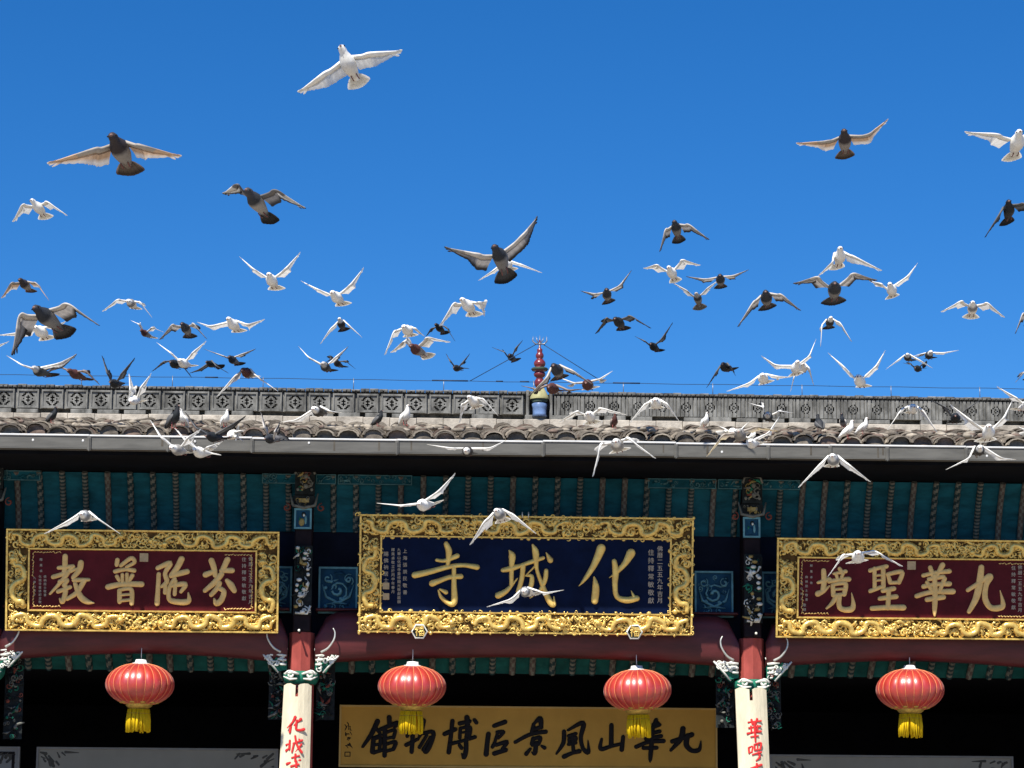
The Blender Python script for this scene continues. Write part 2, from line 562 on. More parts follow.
# gutter
gt = MB()
gy0, gy1 = Y_G - .10, Y_G + .02
SX = [X0] + [at(px, 447, gy0).x for px in (-60, 89, 252, 397, 543, 676, 830, 966, 1080)] + [X1]
for xa, xb in zip(SX[:-1], SX[1:]):
    q, q2 = rr.uniform(-.006, .006), rr.uniform(-.004, .004)
    gt.box(xa + .001, xb - .001, gy0 + q2, gy0 + .012 + q2, z_gb + q, z_gt - .004 + q, 0)
    gt.box(xa + .001, xb - .001, gy0 + .002 + q2, gy1, z_gb - .010 + q, z_gb + q, 0)
    gt.box(xa + .001, xb - .001, gy0 - .012 + q2, gy0 + .016 + q2, z_gt - .012 + q, z_gt + .006 + q, 1, .004)
    # dents and drip streaks
    for _ in range(int((xb - xa) * 2)):
        xd = rr.uniform(xa + .05, xb - .05)
        gt.box(xd, xd + rr.uniform(.006, .02), gy0 - .0015 + q2, gy0 + .002 + q2, z_gb + q + rr.uniform(0, .03), z_gt - .014 + q, 2)
gt.box(X0, X1, gy1 - .01, gy1, z_gb, z_gt - .02, 0)
gutter = gt.build('gutter', ['gutter_paint', 'gutter_rim', 'gutter_stain'], temple)
ORG[gutter.name] = V((0, 0, 0))
for px in (-60, 89, 168, 252, 397, 543, 676, 768, 830, 887, 966, 1080):
    xx = at(px, 447, gy0).x
    s_ = MB()
    s_.box(xx - .018, xx + .018, gy0 - .016, gy0 + .014, z_gb - .022, z_gt - .014, 0, .004)
    s_.box(xx - .006, xx + .006, gy0 - .024, gy0, z_gb - .03, z_gt - .03, 0, .002)
    s_.build('gutter_strap', 'gutter_paint', gutter)
for px, py in ((83, 440.6), (195, 441.5), (309, 443), (33, 440), (722, 452), (987, 456)):
    p = at(px, py, gy0 - .003)
    s_ = MB(); s_.blob(p, (.012, .004, .013), 0, 8, 5)
    s_.build('rivet', 'gutter_rim', gutter)

# boards under the eave
eb = MB()
za, zb_ = zat(477.5, -.06), zat(534, .25)
eb.box(X0, X1, gy1 + .01, .30, za + .012, za + .05, 0)
eb.box(X0, X1, gy1 + .014, gy1 + .10, za + .052, z_gb + .03, 0)
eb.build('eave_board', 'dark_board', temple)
# teal vault of planks with painted rafters
def vault(A, B, nplank, name, mname, bulge, pitch_, rr_, xa, xb):
    prof = []
    for i in range(nplank * 2 + 1):
        t = i / (nplank * 2)
        y = A[0] + (B[0] - A[0]) * (t ** 1.0 + bulge * math.sin(math.pi * t))
        z = A[1] + (B[1] - A[1]) * t
        prof.append((y, z))
    cm_ = MB()
    for i in range(nplank):
        (ya, z1), (yb, z0) = prof[2 * i], prof[2 * i + 2]
        cm_.poly([(xa, ya, z1), (xa, yb - .006, z0 - .002), (xb, yb - .006, z0 - .002), (xb, ya, z1)], 0)
        cm_.poly([(xa, yb - .006, z0 - .002), (xa, yb, z0), (xb, yb, z0), (xb, yb - .006, z0 - .002)], 0)
    c_ = cm_.build(name, mname, temple)
    ORG[c_.name] = V((0, 0, 0))
    # a rafter follows the same curve
    pts = [V((0, y - .022, z)) for y, z in prof]
    L = len(pts)
    N = 7
    fine = catmull([tuple(p) for p in pts], 2)
    def mk(style):
        r_ = MB()
        r_.tube(fine, rr_, N, 0, mfun=lambda i, k: (0 if ((i * (2 if style == 0 else 1) + k * style) // 2) % 2 == 0 else (1 if style != 2 else 2)))
        return r_
    first = [None, None, None]
    n_ = int((xb - xa) / pitch_)
    for k in range(n_):
        xx = xa + (k + .5) * pitch_
        if abs(xx) > 6.1: continue
        st = (k * 7 // 3) % 3
        if first[st] is None:
            o = mk(st).build('rafter', ['rope_light', 'rope_dark', 'rope_red'], c_)
            first[st] = o
        else:
            o = first[st].copy(); col.objects.link(o); o.parent = c_
        o.location = (xx, 0, 0)
    return prof
vault((-.06, za), (.25, zb_), 8, 'eave_ceiling', 'teal', .10, .226, .030, X0, X1)
vault((.30, zat(640, .30)), (.75, zat(673.5, .75)), 4, 'inner_ceiling', 'teal_green', .06, .205, .034, X0, X1)
bd = MB()
bd.box(X0, X1, .26, .29, zat(640, .30), zb_ + .01, 0)
bd.build('upper_wall', 'navy_board', temple)
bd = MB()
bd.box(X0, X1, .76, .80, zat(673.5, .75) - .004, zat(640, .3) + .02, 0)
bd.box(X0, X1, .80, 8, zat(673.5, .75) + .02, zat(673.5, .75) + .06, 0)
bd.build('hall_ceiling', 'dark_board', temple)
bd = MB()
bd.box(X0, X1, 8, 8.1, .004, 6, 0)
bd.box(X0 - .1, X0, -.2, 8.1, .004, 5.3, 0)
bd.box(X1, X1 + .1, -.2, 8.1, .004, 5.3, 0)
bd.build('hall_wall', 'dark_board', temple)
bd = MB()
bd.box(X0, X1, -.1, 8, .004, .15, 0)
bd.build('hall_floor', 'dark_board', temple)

# relief helper: local x right, y up, z towards the viewer
def TXZ(Y):
    return Matrix(((1, 0, 0, 0), (0, 0, -1, Y), (0, 1, 0, 0), (0, 0, 0, 1)))
def cluster(mb, xa, xb, za, zb, n, mats, rad, rng, depth=.03, w=None):
    """carved scrolls, leaves and knobs filling a rectangle (mats: indices with weights)"""
    for _ in range(n):
        m = rng.choices(mats, w)[0]
        r = rng.uniform(*rad)
        x = rng.uniform(xa + r * .7, xb - r * .7) if xb - xa > 1.5 * r else (xa + xb) / 2
        z = rng.uniform(za + r * .7, zb - r * .7) if zb - za > 1.5 * r else (za + zb) / 2
        k = rng.random()
        if k < .5:
            mb.spiral((x, z, rng.uniform(0, depth)), r, rng.uniform(.7, 1.4), r * rng.uniform(.16, .26), rng.uniform(0, 6.3), m, rng.uniform(0, .02), rng.choice((-1, 1)), 5, 9)
        elif k < .75:
            a = rng.uniform(0, 6.3); l = r * 1.5
            mb.tube([(x - math.cos(a) * l, z - math.sin(a) * l, 0), (x + math.sin(a) * l * .3, z - math.cos(a) * l * .3, depth), (x + math.cos(a) * l, z + math.sin(a) * l, depth * .4)], [.2 * r, .42 * r, .06 * r], 5, m, ref=V((0, 0, 1)))
        else:
            mb.blob((x, z, rng.uniform(0, depth)), (r * .5, r * .5, r * .45), m, 6, 4)

# beams: crescent beams with rounded noses
def beam(xa, xb, y0, y1, ztop, zbot):
    b = MB()
    n_, N = 40, 14
    rows = []
    for i in range(n_ + 1):
        t = i / n_
        x = xa + (xb - xa) * t
        e = min(x - xa, xb - x)
        nose = min(1, e / .28)
        q = math.sqrt(max(0, 1 - (1 - nose) ** 2))
        belly = .035 * math.cos((t - .5) * math.pi) - .035
        lo = zbot + belly * 2.2 + .035 * (1 - min(1, e / .5))*0
        hi = zbot + .03 + (ztop - zbot - .03) * (.35 + .65 * q)
        ym, zm = (y0 + y1) / 2, (lo + hi) / 2
        hy, hz = (y1 - y0) / 2 * (.88 + .12 * q), (hi - lo) / 2
        row = []
        for k in range(N):
            a = 2 * math.pi * k / N
            ca, sa = math.cos(a), math.sin(a)
            row.append(b.add((x, ym + hy * math.copysign(abs(ca) ** .6, ca), zm + hz * math.copysign(abs(sa) ** .6, sa))))
        rows.append(row)
    for i in range(n_):
        for k in range(N):
            q = (k + 1) % N
            b.face([rows[i][k], rows[i][q], rows[i + 1][q], rows[i + 1][k]], 0, True)
    b.face(rows[0], 0); b.face(rows[-1][::-1], 0)
    return b
zb_beam, zt_beam = zat(656.5, -.1), zat(612, -.1)
for a, b_ in zip(XC[:-1], XC[1:]):
    beam(a + .135, b_ - .135, -.13, .16, zt_beam, zb_beam).build('beam', 'column_red' if False else 'maroon', temple)
lint = MB()
for a, b_ in zip([X0] + XC, XC + [X1]):
    lint.box(a + .13, b_ - .13, -.02, .25, zt_beam + .003, zat(610, 0) + .0, 0, .01)
lint.build('lintel', 'maroon', temple)

# blue carved panels above the beam
def blue_panel(xa, xb, Y, z0, z1, seed):
    rg = random.Random(seed)
    p = MB(TXZ(Y))
    p.box(xa, xb, z0, z1, -.03, 0, 0)
    t = .018
    for (a, b_, c_, d) in ((xa, xb, z1 - t, z1), (xa, xb, z0, z0 + t), (xa, xa + t, z0 + t, z1 - t), (xb - t, xb, z0 + t, z1 - t)):
        p.box(a, b_, c_, d, 0, .02, 1)
    cx_, cz = (xa + xb) / 2, (z0 + z1) / 2
    w_, h_ = xb - xa, z1 - z0
    p.spiral((cx_, cz, .008), h_ * .22, 1.4, .017, rg.uniform(0, 6), 1, .01)
    for s in (-1, 1):
        p.tube([(cx_ + s * w_ * .40, cz + .12 * h_, .01), (cx_ + s * w_ * .3, cz - .14 * h_, .012), (cx_ + s * w_ * .02, cz - .26 * h_, .012), (cx_ - s * w_ * .3, cz - .3 * h_, .01)], [.004, .015, .015, .004], 5, 1, ref=V((0, 0, 1)))
        p.spiral((cx_ + s * w_ * .27, cz + h_ * .25, .008), .05, 1.1, .010, 1, 1, .01, s)
        p.spiral((cx_ + s * w_ * .12, cz - h_ * .36, .008), .03, 1.1, .008, 2, 1, .01, s)
    cluster(p, xa + .03, xb - .03, z0 + .03, z1 - .03, 16, (1, 1, 0), (.02, .05), rg, .012)
    return p
for k, (a, b_) in enumerate(((318.5, 357.5), (694.5, 733), (262, 292), (762, 790))):
    blue_panel(at(a, 590, .14).x, at(b_, 590, .14).x, .14, zat(615.5, .14), zat(569, .14), k).build('carved_panel', ['panel_blue', 'panel_line'], temple)

# painted border above the teal ceiling beside the columns
for k, (a, b_, dens) in enumerate(((0, 40, 1), (262, 296, 1), (316, 336, 0), (338, 412, 1), (648, 716, 1), (718, 742, 0), (762, 800, 1))):
    xa, xb = at(a, 480, -.09).x, at(b_, 480, -.09).x
    z1 = za + .004; z0 = za - .095
    p = MB(TXZ(-.085))
    t = .009
    for (q, w_, c_, d) in ((xa, xb, z1 - t, z1), (xa, xb, z0, z0 + t), (xa, xa + t, z0 + t, z1 - t), (xb - t, xb, z0 + t, z1 - t)):
        p.box(q, w_, c_, d, 0, .012, 0)
    p.box(xa, xb, z0, z1, -.02, 0, 1)
    cluster(p, xa, xb, z0, z1, int((xb - xa) * 36), (0, 1), (.018, .035), random.Random(k + 40), .015, (3, 1))
    p.build('painted_border', ['border_line', 'teal'], temple)

# columns with everything carved and hung on them
def make_column(ci, cx, dark=0):
    c_ = empty('column', (cx, 0, .004), parent=temple)
    b = MB()
    zs_ = zat(634 + {0: -3, 1: 0, 2: 5.0, 3: 9}[ci] * .3, -.1)
    b.lathe([(.128, .004), (.128, zs_ - .006), (.122, zs_)], 8, (cx, 0, 0), 0, False, cap=True)
    b.build('shaft', 'column_red', c_)
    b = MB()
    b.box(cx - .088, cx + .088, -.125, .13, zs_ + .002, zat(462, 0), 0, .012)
    b.build('upper_post', 'post_shade', c_)  # narrower post; its near-black colour holds the eave shade above the shaft
    rg = random.Random(100 + ci)
    def px(p): return p - (303.5 if ci in (0, 1) else 750.5)
    S = 25.85 / FPX
    dy = {0: -3, 1: 0, 2: 5.0, 3: 9}[ci]
    def box(x0, x1, y0, y1): return cx + x0 * S, cx + x1 * S, zat(y1 + dy * .7, -.16), zat(y0 + dy * .7, -.16)
    # long carved hanging panel
    xa, xb, z0, z1 = box(-8.5, 9.5, 548, 617)
    p = MB(TXZ(-.15))
    p.box(xa, xb, z0, z1, -.02, .01, 4)
    cluster(p, xa, xb, z0, z1, 46, (0, 1, 2, 4), (.02, .05), rg, .05, (4, 2, 2, 4))
    for k in range(13):
        p.blob((rg.uniform(xa + .025, xb - .025), z0 + (z1 - z0) * (k + .5) / 13, .05), (rg.uniform(.018, .034), .02, rg.uniform(.018, .034)), 0 if rg.random() < .65 else 1, 7, 5)
    p.tube([(xa + .02, z0 + .02, .02), (xb - .04, z0 + .01, .03), (xb - .01, z0 + .09, .03)], .012, 6, 0, ref=V((0, 0, 1)))
    p.build('carved_figures', ['carve_white', 'carve_gold', 'carve_green', 'carve_red', 'carve_dark'], c_)
    # little framed painting
    xa, xb, z0, z1 = box(-9.5, 8, 511, 531.5)
    p = MB(TXZ(-.15))
    p.box(xa, xb, z0, z1, -.02, .012, 5)
    t = .018
    for (a, b_, c2, d) in ((xa, xb, z1 - t, z1), (xa, xb, z0, z0 + t), (xa, xa + t, z0 + t, z1 - t), (xb - t, xb, z0 + t, z1 - t)):
        p.box(a, b_, c2, d, 0, .028, 6)
    mx, mz = (xa + xb) / 2, (z0 + z1) / 2
    p.blob((mx + .005, mz + .045, .013), (.022, .026, .01), 4); p.blob((mx + .01, mz + .035, .02), (.012, .015, .008), 0)
    p.blob((mx - .012, mz - .035, .013), (.032, .045, .012), 1 if ci == 1 else 5); p.blob((mx + .028, mz - .01, .013), (.014, .05, .01), 6)
    p.blob((mx - .03, mz - .01, .013), (.012, .03, .008), 2)
    p.build('framed_painting', ['carve_white', 'carve_gold', 'carve_green', 'carve_red', 'carve_dark', 'panel_blue', 'panel_line'], c_)
    # cradle bracket and upper carving
    xa, xb, z0, z1 = box(-14, 14, 496, 511)
    p = MB(TXZ(-.15))
    p.box(xa + .03, xb - .03, z0 + .01, z1 - .02, -.03, .01, 4)
    p.tube([(xa, z1, .02), (xa + .03, z0 + .03, .03), ((xa + xb) / 2, z0 + .005, .04), (xb - .03, z0 + .03, .03), (xb, z1, .02)], [.008, .016, .018, .016, .008], 6, 0, ref=V((0, 0, 1)))
    p.box((xa + xb) / 2 - .05, (xa + xb) / 2 + .05, z0 + .06, z0 + .10, 0, .03, 1)
    for s, ex in ((-1, xa), (1, xb)):
        p.spiral((ex + s * .035, z0 + .01, .0), .045, 1.1, .010, 1.5, 3, .01, s)
    cluster(p, xa + .05, xb - .05, z0 + .02, z1 - .02, 12, (0, 1), (.015, .03), rg, .03)
    p.build('cradle_bracket', ['rope_light', 'carve_gold', 'carve_green', 'carve_red', 'carve_dark'], c_)
    xa, xb, z0, z1 = box(-9.5, 10.5, 470, 497)
    p = MB(TXZ(-.15))
    p.box(xa, xb, z0, z1, -.03, .01, 4)
    p.tube([(xa, z1 - .07, .02), (xa + .02, z1 - .01, .03), ((xa + xb) / 2, z1, .03), (xb - .02, z1 - .01, .03), (xb, z1 - .07, .02)], .013, 6, 0, ref=V((0, 0, 1)))
    for q in (.3, .66):
        p.blob(((xa + xb) / 2 + .01, z0 + (z1 - z0) * q, .03), (.026, .03, .025), 0)
    for s in (0, 1):
        p.blob((xa + (xb - xa) * (.15 + .7 * s), z0 + .05, .02), (.016, .02, .016), 0)
    cluster(p, xa + .02, xb - .02, z0 + .02, z1 - .02, 26, (0, 1, 2, 3), (.018, .04), rg, .03, (5, 2, 1, 1))
    p.build('upper_carving', ['rope_light', 'carve_gold', 'carve_green', 'carve_red', 'carve_dark'], c_)
    xa, xb, z0, z1 = box(-6.5, 6, 457, 470)
    p = MB()
    mx = (xa + xb) / 2
    p.lathe([(.055, z0), (.065, z0 + .04), (.045, z0 + .07), (.03, z0 + .10), (.035, z1)], 8, (mx, -.12, 0), 0, False)
    p.build('brown_peg', 'carve_gold' if ci == 2 else 'carve_red', c_)
    # lotus capital under the red block
    zc_, zd = zat(683.5 + dy * .8, -.2), zat(672.5 + dy * .8, -.2)
    p = MB()
    p.lathe([(.14, zc_ - .02), (.165, zc_ + .01), (.175, zc_ + .035), (.185, zd - .02), (.15, zd)], 14, (cx, 0, 0), 1)
    T = TXZ(0)
    p.build('capital', ['carve_white', 'carve_green'], c_)
    p = MB(TXZ(-.165))
    for s in (-1, 1):
        p.spiral((cx + s * .10, (zc_ + zd) / 2 + .012, .02), .05, 1.0, .015, 0 if s > 0 else 3.14, 0, .01, s)
        p.tube([(cx + s * .015, zd - .035, .025), (cx + s * .08, zd - .015, .03), (cx + s * .16, zd - .03, -.0)], [.010, .016, .008], 6, 0, ref=V((0, 0, 1)))
        p.tube([(cx + s * .03, zc_ + .028, .03), (cx + s * .10, zc_ + .022, .03), (cx + s * .165, zc_ + .05, .0)], [.008, .014, .006], 6, 0, ref=V((0, 0, 1)))
    p.build('capital_scrolls', ['carve_white', 'carve_green'], c_)
    # side brackets with a silver hook
    for s in (-1, 1):
        zz0, zz1 = zat(674 + dy * .8, -.05), zat(655 + dy * .8, -.05)
        xa, xb = sorted((cx + s * .15, cx + s * .36))
        p = MB(TXZ(-.07))
        # green bolster tapering away from the column, scrolls over it
        p.poly([(cx + s * .14, zz0 + .02, 0), (cx + s * .25, zz0 + .0, 0), (cx + s * .40, zz1 - .01, 0), (cx + s * .14, zz1 - .01, 0)][::s], 2)
        for k in range(24):
            t = rg.random()
            x_ = cx + s * (.16 + .18 * t)
            z_ = zz1 - .02 - rg.random() * (.17 * (1 - t * .75))
            if rg.random() < .6:
                p.spiral((x_, z_, .02), rg.uniform(.02, .04), 1.0, .010, rg.uniform(0, 6), 0, .015, rg.choice((-1, 1)), 5, 8)
            else:
                p.blob((x_, z_, .025), (rg.uniform(.012, .022), rg.uniform(.010, .016), .014), rg.choice((0, 0, 2, 3)), 6, 4)
        for k in range(3):
            p.tube([(cx + s * .145, zz1 - .03 - k * .045, .03), (cx + s * .2, zz1 - .025 - k * .045, .035), (cx + s * (.27 - .03 * k), zz1 - .02 - k * .04, .02)], [.012, .014, .006], 6, 0, ref=V((0, 0, 1)))
        p.tube([(cx + s * .39, zz1 - .005, .02), (cx + s * .33, zz1 - .07, .03), (cx + s * .22, zz0 - .01, .02)], [.010, .012, .008], 6, 0, ref=V((0, 0, 1)))
        for k in range(5):
            p.spiral((cx + s * (.16 + .05 * k), zz1 + .03, .01), .03, .9, .010, rg.uniform(0, 6), 2 if k % 2 else 0, .01, s, 5, 8)
        p.build('side_bracket', ['carve_white', 'carve_dark', 'carve_green', 'carve_red'], c_)
        p = MB(TXZ(-.17))
        pts = [(cx + s * .20, zz1 - .0, .0), (cx + s * .27, zz1 + .04, .03), (cx + s * .325, zz1 + .12, .05), (cx + s * .335, zz1 + .19, .05), (cx + s * .315, zz1 + .235, .045)]
        p.tube(catmull(pts, 4), [.011 * (1 - .7 * (i / 16)) + .002 for i in range(17)], 6, 0, ref=V((0, 0, 1)))
        p.build('curved_hook', 'silver', c_)
        # carved drop further inside
        if ci in (1, 2, 0, 3):
            z0_, z1_ = zat((722 if ci in (1, 2) else 746) + dy * .8, .3), zat(664 + dy * .8, .3)
            xq = sorted((cx + s * .145, cx + s * .33))
            p = MB(TXZ(.26))
            p.poly([(xq[0], z0_, 0), (xq[1], z0_, 0), (xq[1], z1_, 0), (xq[0], z1_, 0)], 1)
            cluster(p, xq[0], xq[1], z0_, z1_, 60, (0, 1, 2, 3), (.02, .045), rg, .03, (4, 4, 2, 1))
            p.build('carved_drop', ['rope_light', 'carve_dark', 'carve_green', 'carve_red'], c_)
    # peg the scroll hangs from
    p = MB()
    pp = at(299, 632, -.25) if ci < 2 else at(756, 635, -.25)
    ox = pp.x - (XC[1] if ci < 2 else XC[2])
    zz = pp.z
    p.tube([(cx + ox, -.11, zz), (cx + ox, -.26, zz + .015)], .010, 6, 0)
    p.blob((cx + ox, -.262, zz + .015), (.014, .01, .014), 1)
    p.build('peg', ['carve_dark', 'carve_white'], c_)
    return c_
for i, x_ in enumerate(XC):
    make_column(i, x_)
# ------------------------------------------------------------------ hanging plaques
TILT = R(10.5)
SN = V((0, -math.cos(TILT), -math.sin(TILT)))
SV = V((0, -math.sin(TILT), math.cos(TILT)))
def carve(mb, xa, xb, za, zb, horiz, rg, gold=0, fine=1.0):
    """two dragons among clouds along a strip of the frame"""
    L, wd = (xb - xa, zb - za) if horiz else (zb - za, xb - xa)
    def P(t, s, z):
        return (xa + t, (za + zb) / 2 + s, z) if horiz else ((xa + xb) / 2 + s, za + t, z)
    n = int(L / wd * 17 * fine)
    for q in range(n):
        t = wd * .08 + (L - wd * .16) * (q + rg.random()) / n; s = rg.uniform(-wd * .42, wd * .42)
        r = rg.uniform(.13, .25) * wd
        s = max(-wd * .5 + r, min(wd * .5 - r, s))
        k = rg.random()
        c = P(t, s, rg.uniform(0, .008))
        if k < .62:
            mb.spiral(c, r, rg.uniform(.8, 1.3), r * rg.uniform(.26, .36), rg.uniform(0, 6.3), gold, .010, rg.choice((-1, 1)), 6, 10)
        elif k < .8:
            a = rg.uniform(0, 6.3)
            d = V((math.cos(a), math.sin(a), 0)) * r * 1.3
            q_ = V(c); o = V((-d.y, d.x, 0)) * .4
            mb.tube([q_ - d, q_ + o + V((0, 0, .012)), q_ + d], [r * .18, r * .42, r * .06], 6, gold, ref=V((0, 0, 1)))
        else:
            mb.blob(c, (r * .6, r * .6, r * .5), gold, 7, 5)
    for q in range(int(L / wd * 24)):
        t = wd * .05 + (L - wd * .1) * rg.random(); s = rg.uniform(-wd * .45, wd * .45); r = rg.uniform(.05, .085) * wd
        mb.spiral(P(t, s, rg.uniform(0, .006)), r, rg.uniform(.6, 1.2), r * .34, rg.uniform(0, 6.3), gold, .008, rg.choice((-1, 1)), 5, 7)
    nd = max(1, int(round(L / (wd * 6))))
    seg = L / nd
    for d in range(nd):
        sgn = 1 if d < nd / 2 else -1
        lam = wd * rg.uniform(1.35, 1.7)
        ph = rg.uniform(0, 6.3)
        pts, rad = [], []
        m_ = int(seg / lam * 24)
        for i in range(m_ + 1):
            q = i / m_
            t = seg * (.04 + .80 * q)
            if sgn < 0: t = seg - t
            a = ph + t / lam * 2 * math.pi
            s = wd * .31 * math.sin(a)
            a += .5 * math.sin(q * 7 + d) ; s *= .9 + .1 * math.sin(q * 11 + d * 2)
            t2 = t - wd * .11 * math.sin(2 * a)
            pts.append(P(d * seg + t2, s, .020 + .012 * math.sin(a * .5)))
            rad.append(wd * .15 * (.4 + .6 * math.sin(math.pi * (.18 + .7 * q))) * (1 + .06 * (i % 2)))
        mb.tube(pts, rad, 8, gold, ref=V((0, 0, 1)))
        h = V(pts[-1])
        mb.blob(h + V((0, 0, .012)), (wd * .17, wd * .15, wd * .13), gold, 8, 6)
        for k in range(9):
            a = 2 * math.pi * k / 9
            e = V((math.cos(a), math.sin(a), .1)) * wd * rg.uniform(.22, .32)
            mb.tube([h, h + e * .6, h + e], [wd * .05, wd * .04, wd * .008], 5, gold, ref=V((0, 0, 1)))
        for k in range(3):
            p = V(pts[int(m_ * (.2 + .28 * k))])
            for j in range(4):
                a = rg.uniform(0, 6.3)
                e = V((math.cos(a), math.sin(a), 0)) * wd * .22
                mb.tube([p, p + e * .7 + V((0, 0, .01)), p + e], [wd * .05, wd * .045, wd * .01], 5, gold, ref=V((0, 0, 1)))

def plaque(name, label, corners, ybot, fw, field, letter_mat, chars, seed, extras, rails=True):
    """corners: photo pixels left, top, right, bottom; ybot: distance of its lower edge"""
    l, t, r, b = corners
    B = (at(l, b, ybot) + at(r, b, ybot)) / 2
    e = empty(name, B, label, 'plaque', 'carved plaques under the eave')
    T = Matrix((V((1, 0, 0)), SV, -V((0, 0, 0)) + SN)).transposed().to_4x4()
    T.translation = B
    def loc(px, py, out=0.0):
        p = hit(px, py, B + SN * out, SN) - B
        return p.x, p.dot(SV)
    x0 = (loc(l, b)[0] + loc(l, t)[0]) / 2; x1 = (loc(r, b)[0] + loc(r, t)[0]) / 2
    y1 = (loc(l, t)[1] + loc(r, t)[1]) / 2
    y0 = 0
    f_l, f_t, f_r, f_b = fw
    k = B.y + 26; k = k / FPX
    ix0, ix1, iy0, iy1 = x0 + f_l * k, x1 - f_r * k, y0 + f_b * k, y1 - f_t * k
    m = MB(T)
    m.box(x0 + .01, x1 - .01, y0 + .01, y1 - .01, -.05, -.002, 1)
    # frame: slab, two rails, carving
    for (a, b_, c_, d, hz) in ((x0, x1, iy1, y1, 1), (x0, x1, y0, iy0, 1), (x0, ix0, iy0, iy1, 0), (ix1, x1, iy0, iy1, 0)):
        m.box(a, b_, c_, d, -.03, .002, 1)
    rg = random.Random(seed)
    for (a, b_, c_, d) in ((x0 - .004, x1 + .004, y1 - .014, y1 + .004), (x0 - .004, x1 + .004, y0 - .004, y0 + .014), (x0 - .004, x0 + .014, y0 + .014, y1 - .014), (x1 - .014, x1 + .004, y0 + .014, y1 - .014),
                           (ix0 - .016, ix1 + .016, iy1, iy1 + .016), (ix0 - .016, ix1 + .016, iy0 - .016, iy0), (ix0 - .016, ix0, iy0, iy1), (ix1, ix1 + .016, iy0, iy1)):
        m.box(a, b_, c_, d, 0, .03 if rails else .014, 0, .005)
    if not rails:
        # a lumpy rim of beads and curls instead of plain rails
        for (a, b_, c_, d) in ((x0, y0, x1, y0), (x0, y1, x1, y1), (x0, y0, x0, y1), (x1, y0, x1, y1), (ix0, iy0, ix1, iy0), (ix0, iy1, ix1, iy1), (ix0, iy0, ix0, iy1), (ix1, iy0, ix1, iy1)):
            n_ = int(math.hypot(c_ - a, d - b_) / .09)
            for q in range(n_ + 1):
                t = (q + rg.uniform(-.3, .3)) / n_
                r_ = rg.uniform(.010, .022)
                p_ = (a + (c_ - a) * t + rg.uniform(-.006, .006), b_ + (d - b_) * t + rg.uniform(-.006, .006), .004)
                if rg.random() < .6: m.spiral(p_, r_ * 1.3, rg.uniform(.7, 1.1), r_ * .45, rg.uniform(0, 6.3), 0, .008, rg.choice((-1, 1)), 6, 8)
                else: m.blob(p_, (r_ * rg.uniform(.8, 1.4), r_ * rg.uniform(.8, 1.4), .018), 0, 7, 5)
    carve(m, x0 + .012, x1 - .012, iy1 + .012, y1 - .008, True, rg)
    carve(m, x0 + .012, x1 - .012, y0 + .008, iy0 - .012, True, rg)
    carve(m, x0 + .008, ix0 - .012, iy0, iy1, False, rg)
    carve(m, ix1 + .012, x1 - .008, iy0, iy1, False, rg)
    m.build('carved_frame', ['gold', 'gold_recess'], e)
    m = MB(T)
    m.poly([(ix0, iy0, .006), (ix1, iy0, .006), (ix1, iy1, .006), (ix0, iy1, .006)], 0)
    m.build('field', field, e)
    # characters traced stroke by stroke
    for (ox, oy, sc, strokes) in chars:
        m = MB(T)
        for q, st in enumerate(strokes):
            pts = []
            for (x, y, w) in st:
                u, v = loc(ox + x / sc, oy + y / sc, .012)
                pts.append((u, v, w / sc * k * (1.04 if not rails else 1.14)))
            m.T = T @ Matrix.Translation((0, 0, .006 + q * .0006))
            m.stroke(pts, .034 if not rails else .014)
        m.build('written_character', letter_mat, e)
    extras(e, T, loc, (ix0, ix1, iy0, iy1), k, rg)
    return e

def glyph(ch, size):
    """flat outline of one small printed character"""
    cu_ = bpy.data.curves.new('g', 'FONT')
    cu_.body = ch; cu_.size = size; cu_.align_x = 'CENTER'; cu_.align_y = 'CENTER'; cu_.extrude = .002; cu_.resolution_u = 2
    o = bpy.data.objects.new('g', cu_)
    col.objects.link(o)
    dg = bpy.context.evaluated_depsgraph_get()
    me = bpy.data.meshes.new_from_object(o.evaluated_get(dg))
    res = ([v.co.copy() for v in me.vertices], [list(p.vertices) for p in me.polygons])
    bpy.data.objects.remove(o); bpy.data.curves.remove(cu_); bpy.data.meshes.remove(me)
    return res
GC = {}
def column_text(e, T, loc, text, px, py0, py1, size_px, k, m='inscription', out=.010, name='inscription'):
    mb = MB(T)
    n = len(text)
    for i, ch in enumerate(text):
        if ch == ' ': continue
        py = py0 + (py1 - py0) * (i + .5) / n
        u, v = loc(px, py, out)
        if ch not in GC: GC[ch] = glyph(ch, 1.0)
        vs, fs = GC[ch]
        base = [mb.add((u + p.x * size_px * k, v + p.y * size_px * k, out + p.z)) for p in vs]
        for f in fs: mb.face([base[j] for j in f])
    return mb.build(name, m, e)

